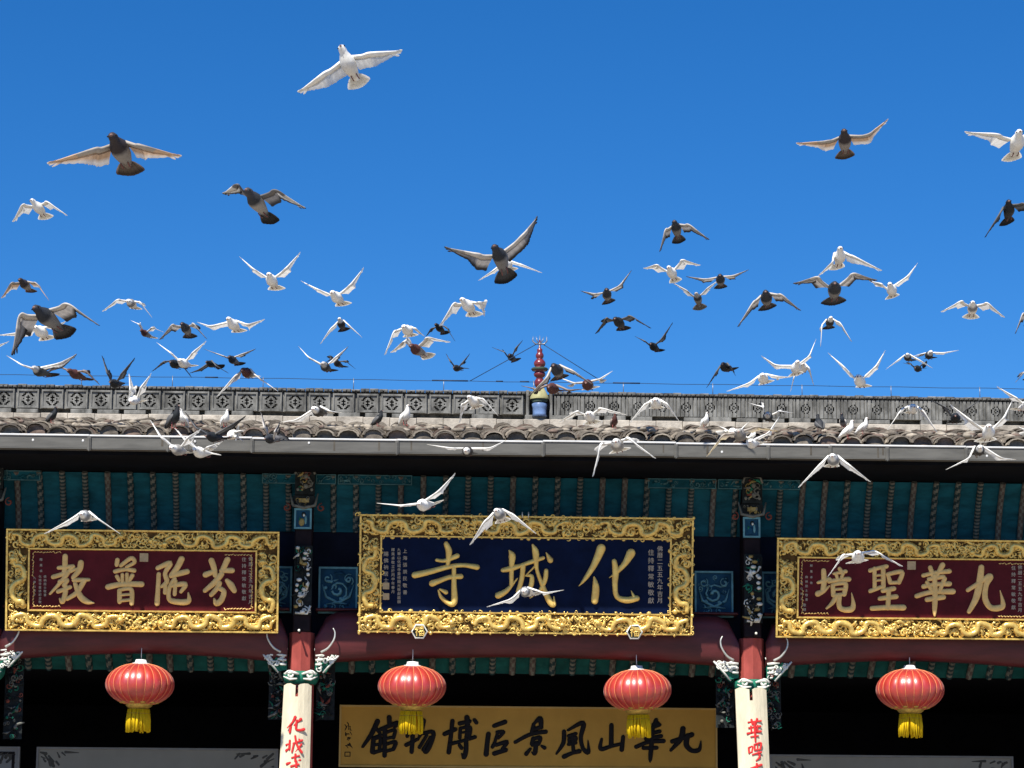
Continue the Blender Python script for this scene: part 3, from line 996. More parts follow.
C_SI = (405, 535, 9.6, [
    [(395, 85, 46), (420, 150, 62), (418, 220, 50), (410, 300, 36)], [(305, 240, 32), (370, 248, 36), (440, 225, 44), (500, 200, 50)],
    [(95, 385, 62), (250, 350, 55), (420, 305, 46), (560, 290, 42), (690, 308, 55)], [(262, 465, 62), (330, 440, 50), (430, 405, 44), (535, 398, 52)],
    [(470, 315, 40), (470, 480, 50), (472, 640, 64), (425, 658, 46), (350, 600, 34), (320, 530, 14)], [(338, 522, 22), (392, 550, 44)]])
C_CHENG = (490, 535, 9.6, [
    [(185, 150, 16), (212, 200, 66), (208, 300, 48), (205, 480, 40)], [(125, 338, 42), (200, 322, 55), (290, 295, 40)],
    [(80, 580, 64), (165, 530, 46), (265, 415, 10)], [(290, 295, 36), (420, 250, 42), (510, 220, 36)],
    [(318, 290, 50), (305, 420, 46), (270, 540, 44)], [(350, 392, 16), (400, 398, 40), (392, 490, 46), (345, 545, 20)],
    [(340, 392, 12), (430, 300, 18)], [(410, 95, 22), (438, 170, 64), (450, 330, 36), (510, 500, 44), (575, 640, 60), (615, 668, 42), (612, 590, 8)],
    [(540, 342, 40), (528, 430, 46), (480, 530, 32), (385, 605, 8)], [(540, 170, 12), (578, 240, 58)]])
C_HUA = (570, 535, 9.6, [
    [(300, 130, 86), (235, 280, 62), (150, 415, 40), (85, 490, 6)], [(232, 405, 18), (248, 500, 66), (238, 630, 68)],
    [(585, 175, 86), (530, 270, 58), (455, 350, 44)], [(425, 252, 46), (438, 350, 62), (432, 480, 52), (450, 590, 48), (540, 625, 62), (640, 608, 56)],
    [(615, 595, 36), (587, 535, 6)], [(375, 410, 6), (415, 385, 22)]])
C_JIAO = (40, 545, 10.97, [
    [(275, 125, 54), (272, 240, 54), (262, 330, 50)], [(205, 250, 40), (360, 235, 44)], [(145, 350, 46), (270, 312, 44), (400, 262, 30)],
    [(345, 250, 40), (250, 380, 44), (110, 535, 24)], [(215, 400, 40), (300, 385, 42), (260, 440, 38)], [(275, 420, 40), (278, 520, 50), (245, 625, 46), (218, 590, 22)],
    [(200, 510, 44), (330, 462, 40)], [(448, 195, 58), (432, 270, 58), (365, 355, 44)], [(375, 385, 48), (535, 380, 34)],
    [(480, 400, 52), (405, 520, 48), (300, 590, 40)], [(385, 425, 42), (440, 560, 60), (510, 618, 56), (590, 635, 16)]])
C_PU = (95, 545, 10.97, [
    [(245, 165, 46), (238, 215, 44)], [(285, 225, 40), (395, 145, 44), (432, 190, 40), (345, 240, 30)], [(222, 290, 44), (330, 268, 40), (428, 280, 46)],
    [(240, 345, 40), (262, 385, 36)], [(300, 325, 36), (300, 430, 36)], [(350, 320, 36), (352, 430, 36)], [(408, 335, 44), (378, 390, 34)],
    [(145, 460, 58), (300, 430, 54), (510, 430, 58)], [(268, 500, 46), (270, 620, 48)], [(275, 492, 36), (395, 485, 44), (402, 640, 46)],
    [(280, 548, 28), (390, 540, 28)], [(280, 612, 32), (390, 600, 32)]])
C_TUO = (145, 545, 10.97, [
    [(150, 320, 44), (142, 480, 46), (132, 640, 54)], [(140, 252, 46), (275, 200, 54), (220, 310, 44), (240, 400, 50), (185, 455, 34)], [(225, 430, 40), (220, 520, 44)],
    [(400, 155, 62), (355, 245, 58), (290, 335, 54)], [(300, 332, 54), (460, 292, 56)], [(325, 370, 40), (275, 450, 40), (258, 560, 44), (300, 615, 54), (470, 620, 58), (475, 525, 16)],
    [(290, 445, 42), (440, 430, 52), (395, 512, 36)], [(335, 395, 38), (325, 540, 40)]])
C_FEN = (190, 545, 10.97, [
    [(235, 172, 60), (262, 250, 58), (275, 330, 50)], [(172, 325, 60), (265, 290, 46)], [(410, 162, 60), (350, 290, 52)], [(345, 280, 44), (460, 280, 56)],
    [(345, 320, 56), (270, 410, 58), (165, 500, 44)], [(405, 390, 42), (448, 440, 66), (485, 500, 52)], [(320, 420, 56), (300, 470, 50), (235, 545, 46)],
    [(310, 470, 46), (370, 510, 52), (345, 600, 56), (290, 640, 58), (265, 590, 20)]])
C_JING = (810, 555, 10.97, [
    [(150, 172, 50), (155, 300, 56), (140, 400, 50)], [(90, 302, 32), (210, 268, 50)], [(88, 425, 60), (150, 395, 44), (212, 340, 18)],
    [(325, 150, 40), (348, 190, 46)], [(262, 205, 28), (390, 180, 42)], [(290, 222, 34), (302, 262, 32)], [(362, 205, 36), (338, 262, 30)], [(212, 290, 44), (320, 272, 40), (425, 266, 52)],
    [(250, 332, 44), (258, 440, 48)], [(255, 325, 34), (388, 312, 48), (375, 430, 48)], [(272, 378, 28), (370, 370, 28)], [(262, 440, 36), (380, 430, 36)],
    [(290, 450, 46), (250, 520, 44), (182, 585, 22)], [(325, 450, 46), (318, 550, 50), (355, 595, 52), (450, 595, 60), (475, 540, 46), (455, 415, 8)]])
C_SHENG = (860, 555, 10.97, [
    [(112, 170, 44), (200, 145, 40), (290, 125, 46)], [(160, 150, 42), (162, 370, 42)], [(255, 150, 48), (258, 355, 46)], [(172, 225, 26), (250, 218, 26)], [(172, 280, 26), (250, 272, 26)],
    [(115, 395, 44), (250, 345, 38)], [(308, 220, 38), (332, 300, 46)], [(305, 212, 42), (460, 186, 46), (428, 300, 46)], [(335, 305, 36), (428, 300, 38)],
    [(252, 392, 46), (370, 368, 50)], [(218, 478, 44), (395, 456, 50)], [(132, 585, 48), (300, 576, 52), (475, 576, 60)], [(315, 385, 48), (306, 580, 48)]])
C_HUA2 = (905, 555, 10.97, [
    [(278, 138, 46), (310, 230, 48)], [(202, 225, 42), (340, 190, 38)], [(412, 112, 56), (352, 220, 42)], [(370, 190, 40), (485, 178, 50)], [(262, 265, 42), (420, 238, 44)],
    [(205, 345, 48), (330, 322, 40), (485, 316, 54)], [(130, 450, 48), (280, 410, 48), (525, 400, 58)], [(242, 300, 40), (300, 400, 40)], [(435, 262, 46), (385, 380, 40)],
    [(242, 490, 48), (420, 462, 52)], [(325, 230, 46), (330, 450, 56), (325, 600, 46), (325, 665, 20)]])
C_JIU = (955, 555, 10.97, [
    [(290, 138, 60), (268, 330, 72), (230, 480, 66), (155, 620, 44)], [(142, 385, 42), (260, 310, 46), (375, 230, 54)],
    [(380, 245, 78), (340, 340, 54), (332, 480, 60), (390, 575, 58), (480, 582, 62), (528, 545, 52), (495, 390, 8)]])

def hexa(e, T, loc, px, py, k):
    u, v = loc(px, py, .05)
    m = MB(T)
    r = .082
    def ring(rr_, z): return [m.add((u + rr_ * math.cos(a * math.pi / 3), v + rr_ * math.sin(a * math.pi / 3), z)) for a in range(6)]
    a, b, c_, d = ring(r, .0), ring(r, .055), ring(r * .86, .060), ring(r * .84, .044)
    for p, q in ((a, b), (b, c_), (c_, d)):
        for i in range(6):
            j = (i + 1) % 6
            m.face([p[i], p[j], q[j], q[i]], 0)
    m.face(d, 1)
    st = m.build('hexagon_stud', ['carve_white', 'carve_dark'], e)
    ORG[st.name] = ORG[e.name]
    g_ = MB(T)
    z = .046
    s_ = .062
    for q, pts in enumerate(([(-.62, .75, .2), (-.45, .6, .2)], [(-.75, .35, .18), (-.3, .4, .18), (-.7, -.2, .14)], [(-.5, .2, .2), (-.5, -.85, .2)], [(-.3, .1, .14), (-.15, -.15, .14)],
                  [(0, .8, .18), (.8, .85, .18)], [(.1, .55, .16), (.15, .2, .16)], [(.1, .55, .14), (.7, .6, .16), (.6, .2, .16)], [(.15, .22, .12), (.6, .22, .12)],
                  [(0, 0, .2), (.05, -.8, .2)], [(0, 0, .18), (.8, .05, .2), (.75, -.8, .2)], [(.05, -.4, .12), (.75, -.38, .12)], [(.05, -.78, .14), (.75, -.76, .14)], [(.4, 0, .14), (.4, -.75, .14)])):
        g_.T = T @ Matrix.Translation((u, v, z + q * .0004))
        g_.stroke([(x * s_ * .85, y * s_ * .8, w * s_) for x, y, w in pts], .008)
    g_.build('fu_character', 'gold', st)

def seal(e, T, loc, px, py, size_px, k):
    u, v = loc(px, py, .01)
    h = size_px * k / 2
    m = MB(T)
    m.box(u - h, u + h, v - h, v + h, .006, .014, 0, .003)
    m.build('seal', 'seal_gold', e)

def ex_center(e, T, loc, inner, k, rg):
    column_text(e, T, loc, '佛曆二五五九年吉月', 660, 546, 604, 6.0, k)
    column_text(e, T, loc, '住持釋常敏敬獻', 651, 549, 605, 6.4, k)
    column_text(e, T, loc, '上海張崇民敬書', 405, 548, 596, 4.6, k)
    column_text(e, T, loc, '九華山化城寺重修開光敬獻匾額', 399, 548, 604, 3.6, k)
    column_text(e, T, loc, '釋果卓敬立於丙申年春月', 393, 548, 594, 3.6, k)
    column_text(e, T, loc, '賜佛衲居士', 386, 551, 584, 5.0, k)
    seal(e, T, loc, 386, 586, 6.5, k); seal(e, T, loc, 386, 596.5, 6.5, k)
    hexa(e, T, loc, 419.5, 631.5, k); hexa(e, T, loc, 634.5, 632, k)
    m = MB(T)
    for px in (522.3, 528.5):
        u, v = loc(px, 518, .03); u2, v2 = loc(px, 512, .03)
        m.tube([(u, v, .03), (u, v2, .03)], .006, 6)
    m.build('hanger_pin', 'silver', e)
plaque('plaque', 'middle plaque with a navy blue field and three big gold characters', (359.5, 516.5, 692.5, 633.5), -.30,
       (22, 22, 23, 21), 'navy_field', 'gold_letter', (C_SI, C_CHENG, C_HUA), 5, ex_center, rails=False)

def corner_fret(e, T, inner, k, rg):
    ix0, ix1, iy0, iy1 = inner
    m = MB(T)
    o = .035
    def run(x, y, dx, dy, n):
        for i in range(n):
            s = .03
            px_, py_ = x + dx * i * s, y + dy * i * s
            q = rg.uniform(-.007, .007)
            m.tube([(px_ + dy * q, py_ + dx * q, .010), (px_ + dx * s * .5 + dy * (.008 + q), py_ + dy * s * .5 + dx * (.008 + q), .014), (px_ + dx * s * .95 - dy * q, py_ + dy * s * .95 - dx * q, .010)], [.003, .006, .003], 5, 0, ref=V((0, 0, 1)))
    for sx, cx_ in ((1, ix0 + o), (-1, ix1 - o)):
        for sy, cy in ((1, iy0 + o * .8), (-1, iy1 - o * .8)):
            m = MB(T)
            run(cx_, cy, sx, 0, 9); run(cx_, cy, 0, sy, 8)
            m.build('corner_fret', 'gold_matt', e)
def ex_left(e, T, loc, inner, k, rg):
    corner_fret(e, T, inner, k, rg)
    column_text(e, T, loc, '佛曆二五五九年吉月', 250.7, 556.5, 605, 4.6, k)
    column_text(e, T, loc, '住持釋常敏敬獻', 244, 556.5, 602, 4.6, k)
    column_text(e, T, loc, '釋果卓', 41, 557, 574, 3.0, k); column_text(e, T, loc, '化城寺重修紀念敬', 40, 575, 604, 3.0, k)
    column_text(e, T, loc, '佛衲居士敬書', 45, 575, 597, 3.0, k); column_text(e, T, loc, '九華山弟子', 34.5, 576, 597, 2.8, k)
    seal(e, T, loc, 144, 557.5, 8.5, k)
plaque('plaque', 'left plaque with a dark red field and four gold characters, entirely in the picture', (6.5, 530.5, 278.5, 631.5), -.28,
       (23, 20, 23, 21), 'red_field', 'gold_matt', (C_JIAO, C_PU, C_TUO, C_FEN), 11, ex_left)
def ex_right(e, T, loc, inner, k, rg):
    corner_fret(e, T, inner, k, rg)
    column_text(e, T, loc, '佛曆二五五九年吉月', 1020, 565, 613, 4.6, k)
    column_text(e, T, loc, '住持釋常敏敬獻', 1013.5, 565, 611, 4.6, k)
    column_text(e, T, loc, '釋果卓敬', 811.3, 563, 586, 2.8, k); column_text(e, T, loc, '佛衲居士敬書', 806.5, 575, 602, 3.0, k)
    column_text(e, T, loc, '九華山弟子', 801.5, 575, 602, 2.8, k)
    column_text(e, T, loc, '敬題', 804.5, 603, 612, 3.4, k)
    seal(e, T, loc, 911.5, 565.5, 8.5, k)
plaque('plaque', 'right plaque with a dark red field and gold characters, cut off by the right edge', (776.5, 539.5, 1050, 638.5), -.28,
       (22, 20, 22, 21), 'red_field', 'gold_matt', (C_JING, C_SHENG, C_HUA2, C_JIU), 17, ex_right)

# ------------------------------------------------------------------ ochre name board inside the middle bay
YB = 1.05
bt = empty('name_board', at(528, 766, YB), 'ochre name board with a row of black brush characters, behind the two middle lanterns', 'sign board')
TB = TXZ(YB)
xa, xb = at(341, 735, YB).x, at(715.5, 735, YB).x
z1, z0 = zat(708.2, YB), zat(766.5, YB)
m = MB(TB)
m.box(xa, xb, z0, z1, -.03, 0, 0, .004)
m.build('board', 'board_ochre', bt)
m = MB(TB)
t = .018
for (a, b_, c_, d) in ((xa, xb, z1, z1 + t), (xa, xb, z0 - t, z0), (xa - t, xa, z0 - t, z1 + t), (xb, xb + t, z0 - t, z1 + t)):
    m.box(a, b_, c_, d, -.03, .012, 0, .003)
m.build('board_frame', 'board_edge', bt)
BCH = [
 (335, 700, [[(435, 220, 56), (375, 345, 50), (285, 478, 32)], [(420, 290, 40), (460, 340, 36)], [(395, 390, 40), (470, 360, 36)], [(395, 400, 48), (382, 530, 50)], [(400, 400, 34), (465, 390, 42), (455, 500, 40)], [(390, 465, 32), (460, 450, 32)], [(395, 540, 40), (475, 515, 40)],
             [(555, 180, 52), (558, 235, 50)], [(470, 300, 44), (640, 235, 50), (610, 280, 30)], [(510, 290, 50), (508, 570, 46)], [(520, 335, 34), (612, 308, 40), (600, 385, 40)], [(520, 395, 34), (600, 380, 34)], [(520, 455, 34), (620, 430, 42), (600, 500, 42)], [(520, 525, 36), (600, 505, 38)]]),
 (335, 700, [[(770, 270, 40), (740, 370, 40)], [(735, 330, 40), (850, 300, 40)], [(800, 230, 46), (795, 380, 48), (785, 530, 46)], [(730, 460, 46), (850, 400, 34)], [(905, 215, 56), (880, 340, 44), (850, 400, 24)], [(890, 345, 36), (1005, 330, 46), (980, 450, 48), (930, 530, 50), (900, 500, 18)], [(940, 360, 34), (865, 485, 40)], [(975, 380, 30), (900, 510, 34)]]),
 (430, 700, [[(150, 348, 48), (258, 300, 48)], [(230, 215, 46), (212, 380, 46), (192, 535, 50)], [(305, 240, 46), (405, 218, 44)], [(378, 180, 56), (385, 300, 56), (375, 390, 46)], [(310, 290, 38), (305, 390, 38)], [(310, 290, 34), (410, 280, 40), (400, 380, 40)], [(320, 335, 26), (400, 325, 26)], [(455, 205, 40), (475, 232, 42)],
             [(205, 450, 42), (330, 420, 36), (460, 380, 42)], [(370, 400, 46), (368, 520, 50), (348, 590, 44), (325, 550, 16)], [(302, 462, 38), (322, 492, 42)]]),
 (430, 700, [[(658, 265, 46), (768, 225, 50)], [(598, 350, 52), (585, 450, 50), (575, 555, 56)], [(690, 330, 42), (755, 328, 38), (700, 390, 34)], [(690, 345, 34), (660, 440, 36), (640, 480, 40)], [(680, 460, 42), (790, 430, 44), (740, 500, 34)], [(660, 548, 50), (775, 512, 48)]]),
 (525, 700, [[(-100, 432, 38), (60, 350, 44), (212, 325, 46)], [(88, 250, 40), (72, 320, 44)], [(100, 235, 34), (155, 190, 56), (165, 280, 48)], [(80, 300, 46), (160, 280, 44)], [(85, 395, 46), (70, 450, 44)], [(80, 400, 40), (155, 385, 44), (140, 450, 40)], [(75, 460, 40), (140, 450, 40)], [(115, 440, 46), (100, 545, 48), (70, 535, 16)], [(12, 552, 46), (55, 500, 30)], [(170, 472, 28), (200, 490, 42)]]),
 (525, 700, [[(400, 325, 46), (392, 440, 46), (322, 550, 24)], [(440, 310, 28), (595, 235, 52), (572, 380, 46), (592, 490, 44), (648, 535, 48), (645, 415, 12)], [(450, 370, 44), (520, 345, 38)], [(450, 400, 36), (455, 450, 36)], [(450, 400, 34), (520, 385, 40), (510, 430, 36)], [(445, 455, 36), (520, 440, 36)], [(485, 370, 38), (495, 520, 40)], [(400, 580, 50), (480, 545, 40), (555, 525, 50)]]),
 (525, 700, [[(885, 260, 48), (882, 470, 50)], [(785, 400, 28), (775, 500, 48), (880, 475, 38), (1000, 445, 38)], [(1005, 378, 42), (990, 508, 50)]]),
 (620, 700, [[(370, 205, 44), (320, 320, 46)], [(340, 250, 36), (390, 235, 36)], [(325, 285, 40), (405, 255, 40)], [(325, 340, 40), (405, 322, 42)], [(265, 400, 42), (420, 370, 44)], [(165, 480, 44), (290, 432, 42), (445, 420, 48)], [(240, 492, 42), (375, 490, 42)], [(335, 280, 46), (318, 500, 50), (310, 600, 42), (308, 635, 16)]]),
 (620, 700, [[(645, 295, 58), (620, 400, 58), (520, 515, 32)], [(535, 425, 48), (640, 390, 48), (735, 355, 54)], [(690, 370, 58), (680, 460, 58), (735, 518, 48), (810, 508, 46), (828, 420, 12)]]),
]
kB = (YB + 26) / FPX
for (ox, oy, strokes) in BCH:
    m = MB(TB)
    for q, st in enumerate(strokes):
        pts = []
        for (x, y, w) in st:
            p = at(ox + x / 10.24, oy + y / 10.24, YB)
            pts.append((p.x, p.z, w / 10.24 * kB))
        m.T = TB @ Matrix.Translation((0, 0, .003 + q * .0004))
        m.stroke(pts, .008)
    m.build('written_character', 'ink', bt)
m = MB(TB)
for (a, b_, c_, d) in ((109, 235, 175, 320), (100, 340, 165, 415), (100, 450, 172, 490)):
    rg = random.Random(a + b_)
    for q in range(11):
        x_, y_ = rg.uniform(a, c_), rg.uniform(b_, d)
        p = at(335 + x_ / 10.24, 700 + y_ / 10.24, YB)
        ang = rg.choice((0, .1, 1.5, 1.0, -1.0)); l = rg.uniform(.007, .018)
        m.stroke([(p.x - l * math.cos(ang), p.z - l * math.sin(ang), .009), (p.x + l * math.cos(ang), p.z + l * math.sin(ang), .006)], .004)
pa, pb = at(335 + 98 / 10.24, 700 + 530 / 10.24, YB), at(335 + 158 / 10.24, 700 + 580 / 10.24, YB)
for (a, b_, c_, d) in ((pa.x, pb.x, pa.z - .008, pa.z), (pa.x, pb.x, pb.z, pb.z + .008), (pa.x, pa.x + .008, pb.z, pa.z), (pb.x - .008, pb.x, pb.z, pa.z)):
    m.box(a, b_, c_, d, .002, .004)
m.build('signature', 'ink', bt)

# pale exhibition panels deep in the side bays
for k, (a, b_, ty, lab) in enumerate(((-60, 17.5, 748.5, 'dark framed grey panel at the lower left edge inside the hall'), (38.5, 276, 750, 'wide pale panel with inked corners below the left lantern'),
                                      (771.5, 1011, 757.5, 'wide pale panel with inked corners below the right lantern'))):
    Yp = 1.8
    xa, xb = at(a, 760, Yp).x, at(b_, 760, Yp).x
    z1 = zat(ty, Yp, (a + b_) / 2); z0 = z1 - 1.3
    e = empty('display_panel', ((xa + xb) / 2, Yp, z0), lab, 'display panel', 'display panels inside the hall')
    m = MB(TXZ(Yp))
    m.box(xa, xb, z0, z1, -.05, 0)
    m.build('panel_sheet', 'panel_frame' if k == 0 else 'cream_panel', e)
    m = MB(TXZ(Yp))
    t = .022
    for (q, w_, c_, d) in ((xa, xb, z1, z1 + t), (xa, xb, z0 - t, z0), (xa - t, xa, z0 - t, z1 + t), (xb, xb + t, z0 - t, z1 + t)):
        m.box(q, w_, c_, d, -.05, .015, 0, .003)
    m.build('panel_border', 'panel_frame', e)
    rg = random.Random(k)
    for s, ex in ((1, xa), (-1, xb)):
        m = MB(TXZ(Yp))
        for q in range(12):
            u = abs(rg.gauss(0, .13)); v = abs(rg.gauss(0, .07))
            if u + v * 1.5 > .5: continue
            m.stroke([(ex + s * (u + .02), z1 - v - .03, rg.uniform(.01, .03)), (ex + s * (u + rg.uniform(.03, .09)), z1 - v - rg.uniform(.0, .06) - .03, rg.uniform(.01, .04))], .003 + q * .0002)
        m.stroke([(ex + s * .28, z1 - .03, .03), (ex + s * .42, z1 - .035, .008)], .003)
        m.build('inked_corner', 'ink_faded', e)
    if k == 0:
        m = MB(TXZ(Yp))
        m.box(xb - .06, xb - .03, z0, z1 - .03, 0, .004); m.box(xa, xb - .06, z1 - .055, z1 - .03, 0, .004)
        m.build('black_line', 'ink', e)

# thin pale rails standing in the middle bay
# ------------------------------------------------------------------ couplet boards on the columns
def couplet(px_top, py_top, px_bot, tagtext, letters, sc, org, slot):
    Yf = -.26
    a, b_ = at(px_top[0], py_top, Yf), at(px_top[1], py_top, Yf)
    c_, d = at(px_bot[0], 768, Yf), at(px_bot[1], 768, Yf)
    zt_, zb_ = a.z, c_.z
    z_end = .62
    e = empty('couplet_board', ((c_.x + d.x) / 2, Yf, z_end), tagtext, 'couplet board', 'cream couplet boards on the columns')
    def edge(z):
        t = min(1.25, (zt_ - z) / (zt_ - zb_))
        return a.x + (c_.x - a.x) * t, b_.x + (d.x - b_.x) * t
    m = MB()
    NA, rows = 10, []
    zs = [zt_ - .001, zt_ - .02, zt_ - .13, zt_ - .131] + [zt_ - .131 - (zt_ - .131 - z_end) * i / 20 for i in range(1, 21)]
    th = .035
    su = slot
    us = sorted([0, .12, .25, su - .075, su - .07, su + .03, su + .035, .6, .75, .88, 1])
    for zi, z in enumerate(zs):
        l, r_ = edge(z)
        row = []
        for u in us:
            bow = .055 * (1 - (2 * u - 1) ** 2)
            zz = z
            if zi == 0:   # two rounded lobes
                c0 = (su - .07) / 2 if u < su else (1 + su + .03) / 2
                hw = (su - .07) / 2 if u < su else (1 - su - .03) / 2
                zz = z - .028 * min(1, abs((u - c0) / hw)) ** 4
            row.append((l + (r_ - l) * u, Yf - bow + .055, zz))
        rows.append(row)
    F = [[m.add(p) for p in row] for row in rows]
    Bk = [[m.add((p[0], p[1] + th, p[2])) for p in row] for row in rows]
    nu = len(us)
    ks = us.index(su - .07); ke = us.index(su + .03)
    for i in range(len(zs) - 1):
        for j in range(nu - 1):
            if i < 2 and ks <= j < ke: continue
            m.face([F[i][j], F[i + 1][j], F[i + 1][j + 1], F[i][j + 1]], 0)
            m.face([Bk[i][j + 1], Bk[i + 1][j + 1], Bk[i + 1][j], Bk[i][j]], 1)
        for j, f in ((0, 1), (nu - 1, -1)):
            m.face([F[i][j], Bk[i][j], Bk[i + 1][j], F[i + 1][j]][::f], 1)
        if i < 2:
            m.face([F[i][ks], F[i + 1][ks], Bk[i + 1][ks], Bk[i][ks]], 1)
            m.face([F[i][ke], Bk[i][ke], Bk[i + 1][ke], F[i + 1][ke]], 1)
    for j in range(nu - 1):
        if not ks <= j < ke:
            m.face([F[0][j], F[0][j + 1], Bk[0][j + 1], Bk[0][j]], 1)
        m.face([F[-1][j], Bk[-1][j], Bk[-1][j + 1], F[-1][j + 1]], 1)
    m.build('board', ['scroll_wood', 'scroll_side'], e)
    k = (Yf + 26) / FPX
    ox, oy = org
    for strokes in letters:
        m = MB()
        for q, st in enumerate(strokes):
            pts = []
            for (x, y, w) in st:
                p = at(ox + x / sc, oy + y / sc, Yf - .03)
                pts.append((p.x, p.z, w / sc * k))
            xm = pts[0][0]
            l, r_ = edge(pts[0][1])
            u = (xm - l) / (r_ - l)
            m.T = TXZ(Yf + .055 - .052 * (1 - (2 * u - 1) ** 2) - .005 - q * .0004)
            m.stroke(pts, .006)
        m.build('written_character', 'red_letter', e)
    return e
couplet((283.8, 311.5), 683, (279, 309.5), 'cream couplet board with red characters on the column left of the navy plaque', [
    [[(178, 405, 22), (160, 440, 16), (122, 482, 8)], [(150, 452, 16), (140, 512, 18)], [(218, 420, 22), (172, 462, 12)], [(190, 430, 18), (185, 488, 18), (210, 498, 18), (240, 492, 22)]],
    [[(140, 572, 16), (136, 632, 18)], [(115, 602, 16), (165, 588, 16)], [(115, 642, 20), (168, 610, 8)], [(165, 592, 13), (228, 570, 16)], [(168, 598, 15), (155, 652, 14)], [(178, 540, 14), (190, 600, 16), (225, 656, 18)], [(222, 600, 16), (180, 652, 8)], [(205, 562, 10), (215, 572, 14)]],
    [[(180, 670, 16), (178, 716, 16)], [(155, 694, 13), (206, 680, 14)], [(120, 737, 20), (212, 710, 17)], [(150, 755, 17), (202, 742, 15)], [(186, 718, 16), (186, 790, 18)]]], 7.11, (270, 660), .50)
couplet((735.8, 767), 687, (739.2, 770.5), 'cream couplet board with red characters on the column right of the navy plaque', [
    [[(262, 425, 17), (270, 455, 16)], [(240, 442, 12), (330, 432, 14)], [(302, 418, 16), (292, 452, 15)], [(245, 482, 14), (325, 470, 16)], [(235, 522, 17), (328, 506, 18)], [(258, 470, 13), (262, 512, 13)], [(306, 465, 13), (303, 508, 13)], [(258, 545, 11), (310, 538, 11)], [(284, 440, 18), (288, 520, 17), (290, 578, 12)]],
    [[(243, 625, 14), (246, 660, 14)], [(243, 622, 11), (270, 615, 13), (265, 655, 13)], [(246, 660, 10), (268, 652, 10)], [(283, 602, 13), (285, 640, 13)], [(283, 600, 11), (330, 590, 14), (324, 635, 13)], [(305, 600, 9), (305, 635, 9)], [(285, 640, 12), (325, 634, 12)], [(270, 672, 12), (330, 655, 15)], [(312, 655, 14), (320, 688, 16), (296, 715, 10)]],
    [[(258, 772, 17), (332, 745, 19)], [(300, 738, 16), (300, 795, 18)]]], 7.11, (715, 660), .50)

# ------------------------------------------------------------------ red lanterns
def make_lantern(c):
    e = empty('lantern', c)
    N = 144
    m = MB()
    prof = []
    for i in range(15):
        a = math.pi * (.085 + .83 * i / 14)
        prof.append(((.34 * math.sin(a) ** .92), -.208 * math.cos(a)))
    m.lathe(prof, N, c, 0, True, mod=lambda k, z:   .977 + .024 * abs(math.sin((k % 6) / 6 * math.pi)) ** .8)
    m.build('lantern_shade', 'lantern_cloth', e)
    m = MB()
    for k in range(24):
        a = 2 * math.pi * k / 24
        m.tube([V(c) + V((math.cos(a) * r * .980, math.sin(a) * r * .980, z)) for r, z in prof], .0035, 4, 0, False)
    m.build('lantern_ribs', 'lantern_rib', e)
    m = MB()
    zt_ = c.z + .198
    m.lathe([(.085, zt_ - .012), (.088, zt_ + .01), (.062, zt_ + .016), (.058, zt_ + .045), (.02, zt_ + .05)], 18, (c.x, c.y, 0), 0)
    m.tube([(c.x, c.y, zt_ + .04), (c.x, c.y, zb_beam + .06)], .004, 5, 0)
    m.build('lantern_cap', 'lantern_cap', e)
    m = MB()
    zb = c.z - .188
    m.lathe([(.12, zb + .01), (.135, zb), (.13, zb - .02), (.10, zb - .045), (.085, zb - .05), (.085, zb - .08), (.12, zb - .10)], 20, (c.x, c.y, 0), 0)
    for k in range(10):
        a = 2 * math.pi * k / 10
        m.blob((c.x + math.cos(a) * .165, c.y + math.sin(a) * .165, zb + .012), (.035, .035, .014), 0, 6, 4)
    m.build('lantern_collar', 'lantern_gold', e)
    m = MB()
    rg = random.Random(5)
    for ring_, (rad, cnt) in enumerate(((.100, 42), (.084, 32))):
        for k in range(cnt):
            a = 2 * math.pi * k / cnt + rg.uniform(-.05, .05)
            d = V((math.cos(a), math.sin(a), 0))
            L = .205 + rg.uniform(-.03, .025)
            r1 = rad * (1.0 + rg.uniform(-.05, .07))
            w = rg.uniform(-.012, .012)
            p0 = V((c.x, c.y, zb - .055)) + d * rad
            t_ = V((-d.y, d.x, 0))
            m.tube([p0, p0 + V((0, 0, -L * .5)) + d * .012 + t_ * w, V((c.x, c.y, zb - .055 - L)) + d * (r1 + .012) + t_ * w * 1.6], [.009, .0095, .008], 5, 0)
    m.build('tassel', 'tassel', e)
    return e
lps = [(140, 684.5), (412, 686.5), (637.5, 690.5), (910, 690)]
labs = ['red pleated lantern with a yellow tassel below the left red plaque', 'red pleated lantern hanging left of centre in front of the ochre name board',
        'red pleated lantern hanging right of centre in front of the ochre name board', 'red pleated lantern with a yellow tassel below the right red plaque']
YL = -.10
lan = make_lantern(at(*lps[0], YL))
for i, p in enumerate(lps):
    o = lan if i == 0 else copy_tree(lan)
    o.location = at(*p, YL)
    o.rotation_euler = ((0, .03, -.025, .02)[i], (.015, -.03, .02, -.02)[i], (0, 1.1, 2.3, 3.6)[i])
    tag(o, labs[i], 'lantern', 'red lanterns hanging along the front')
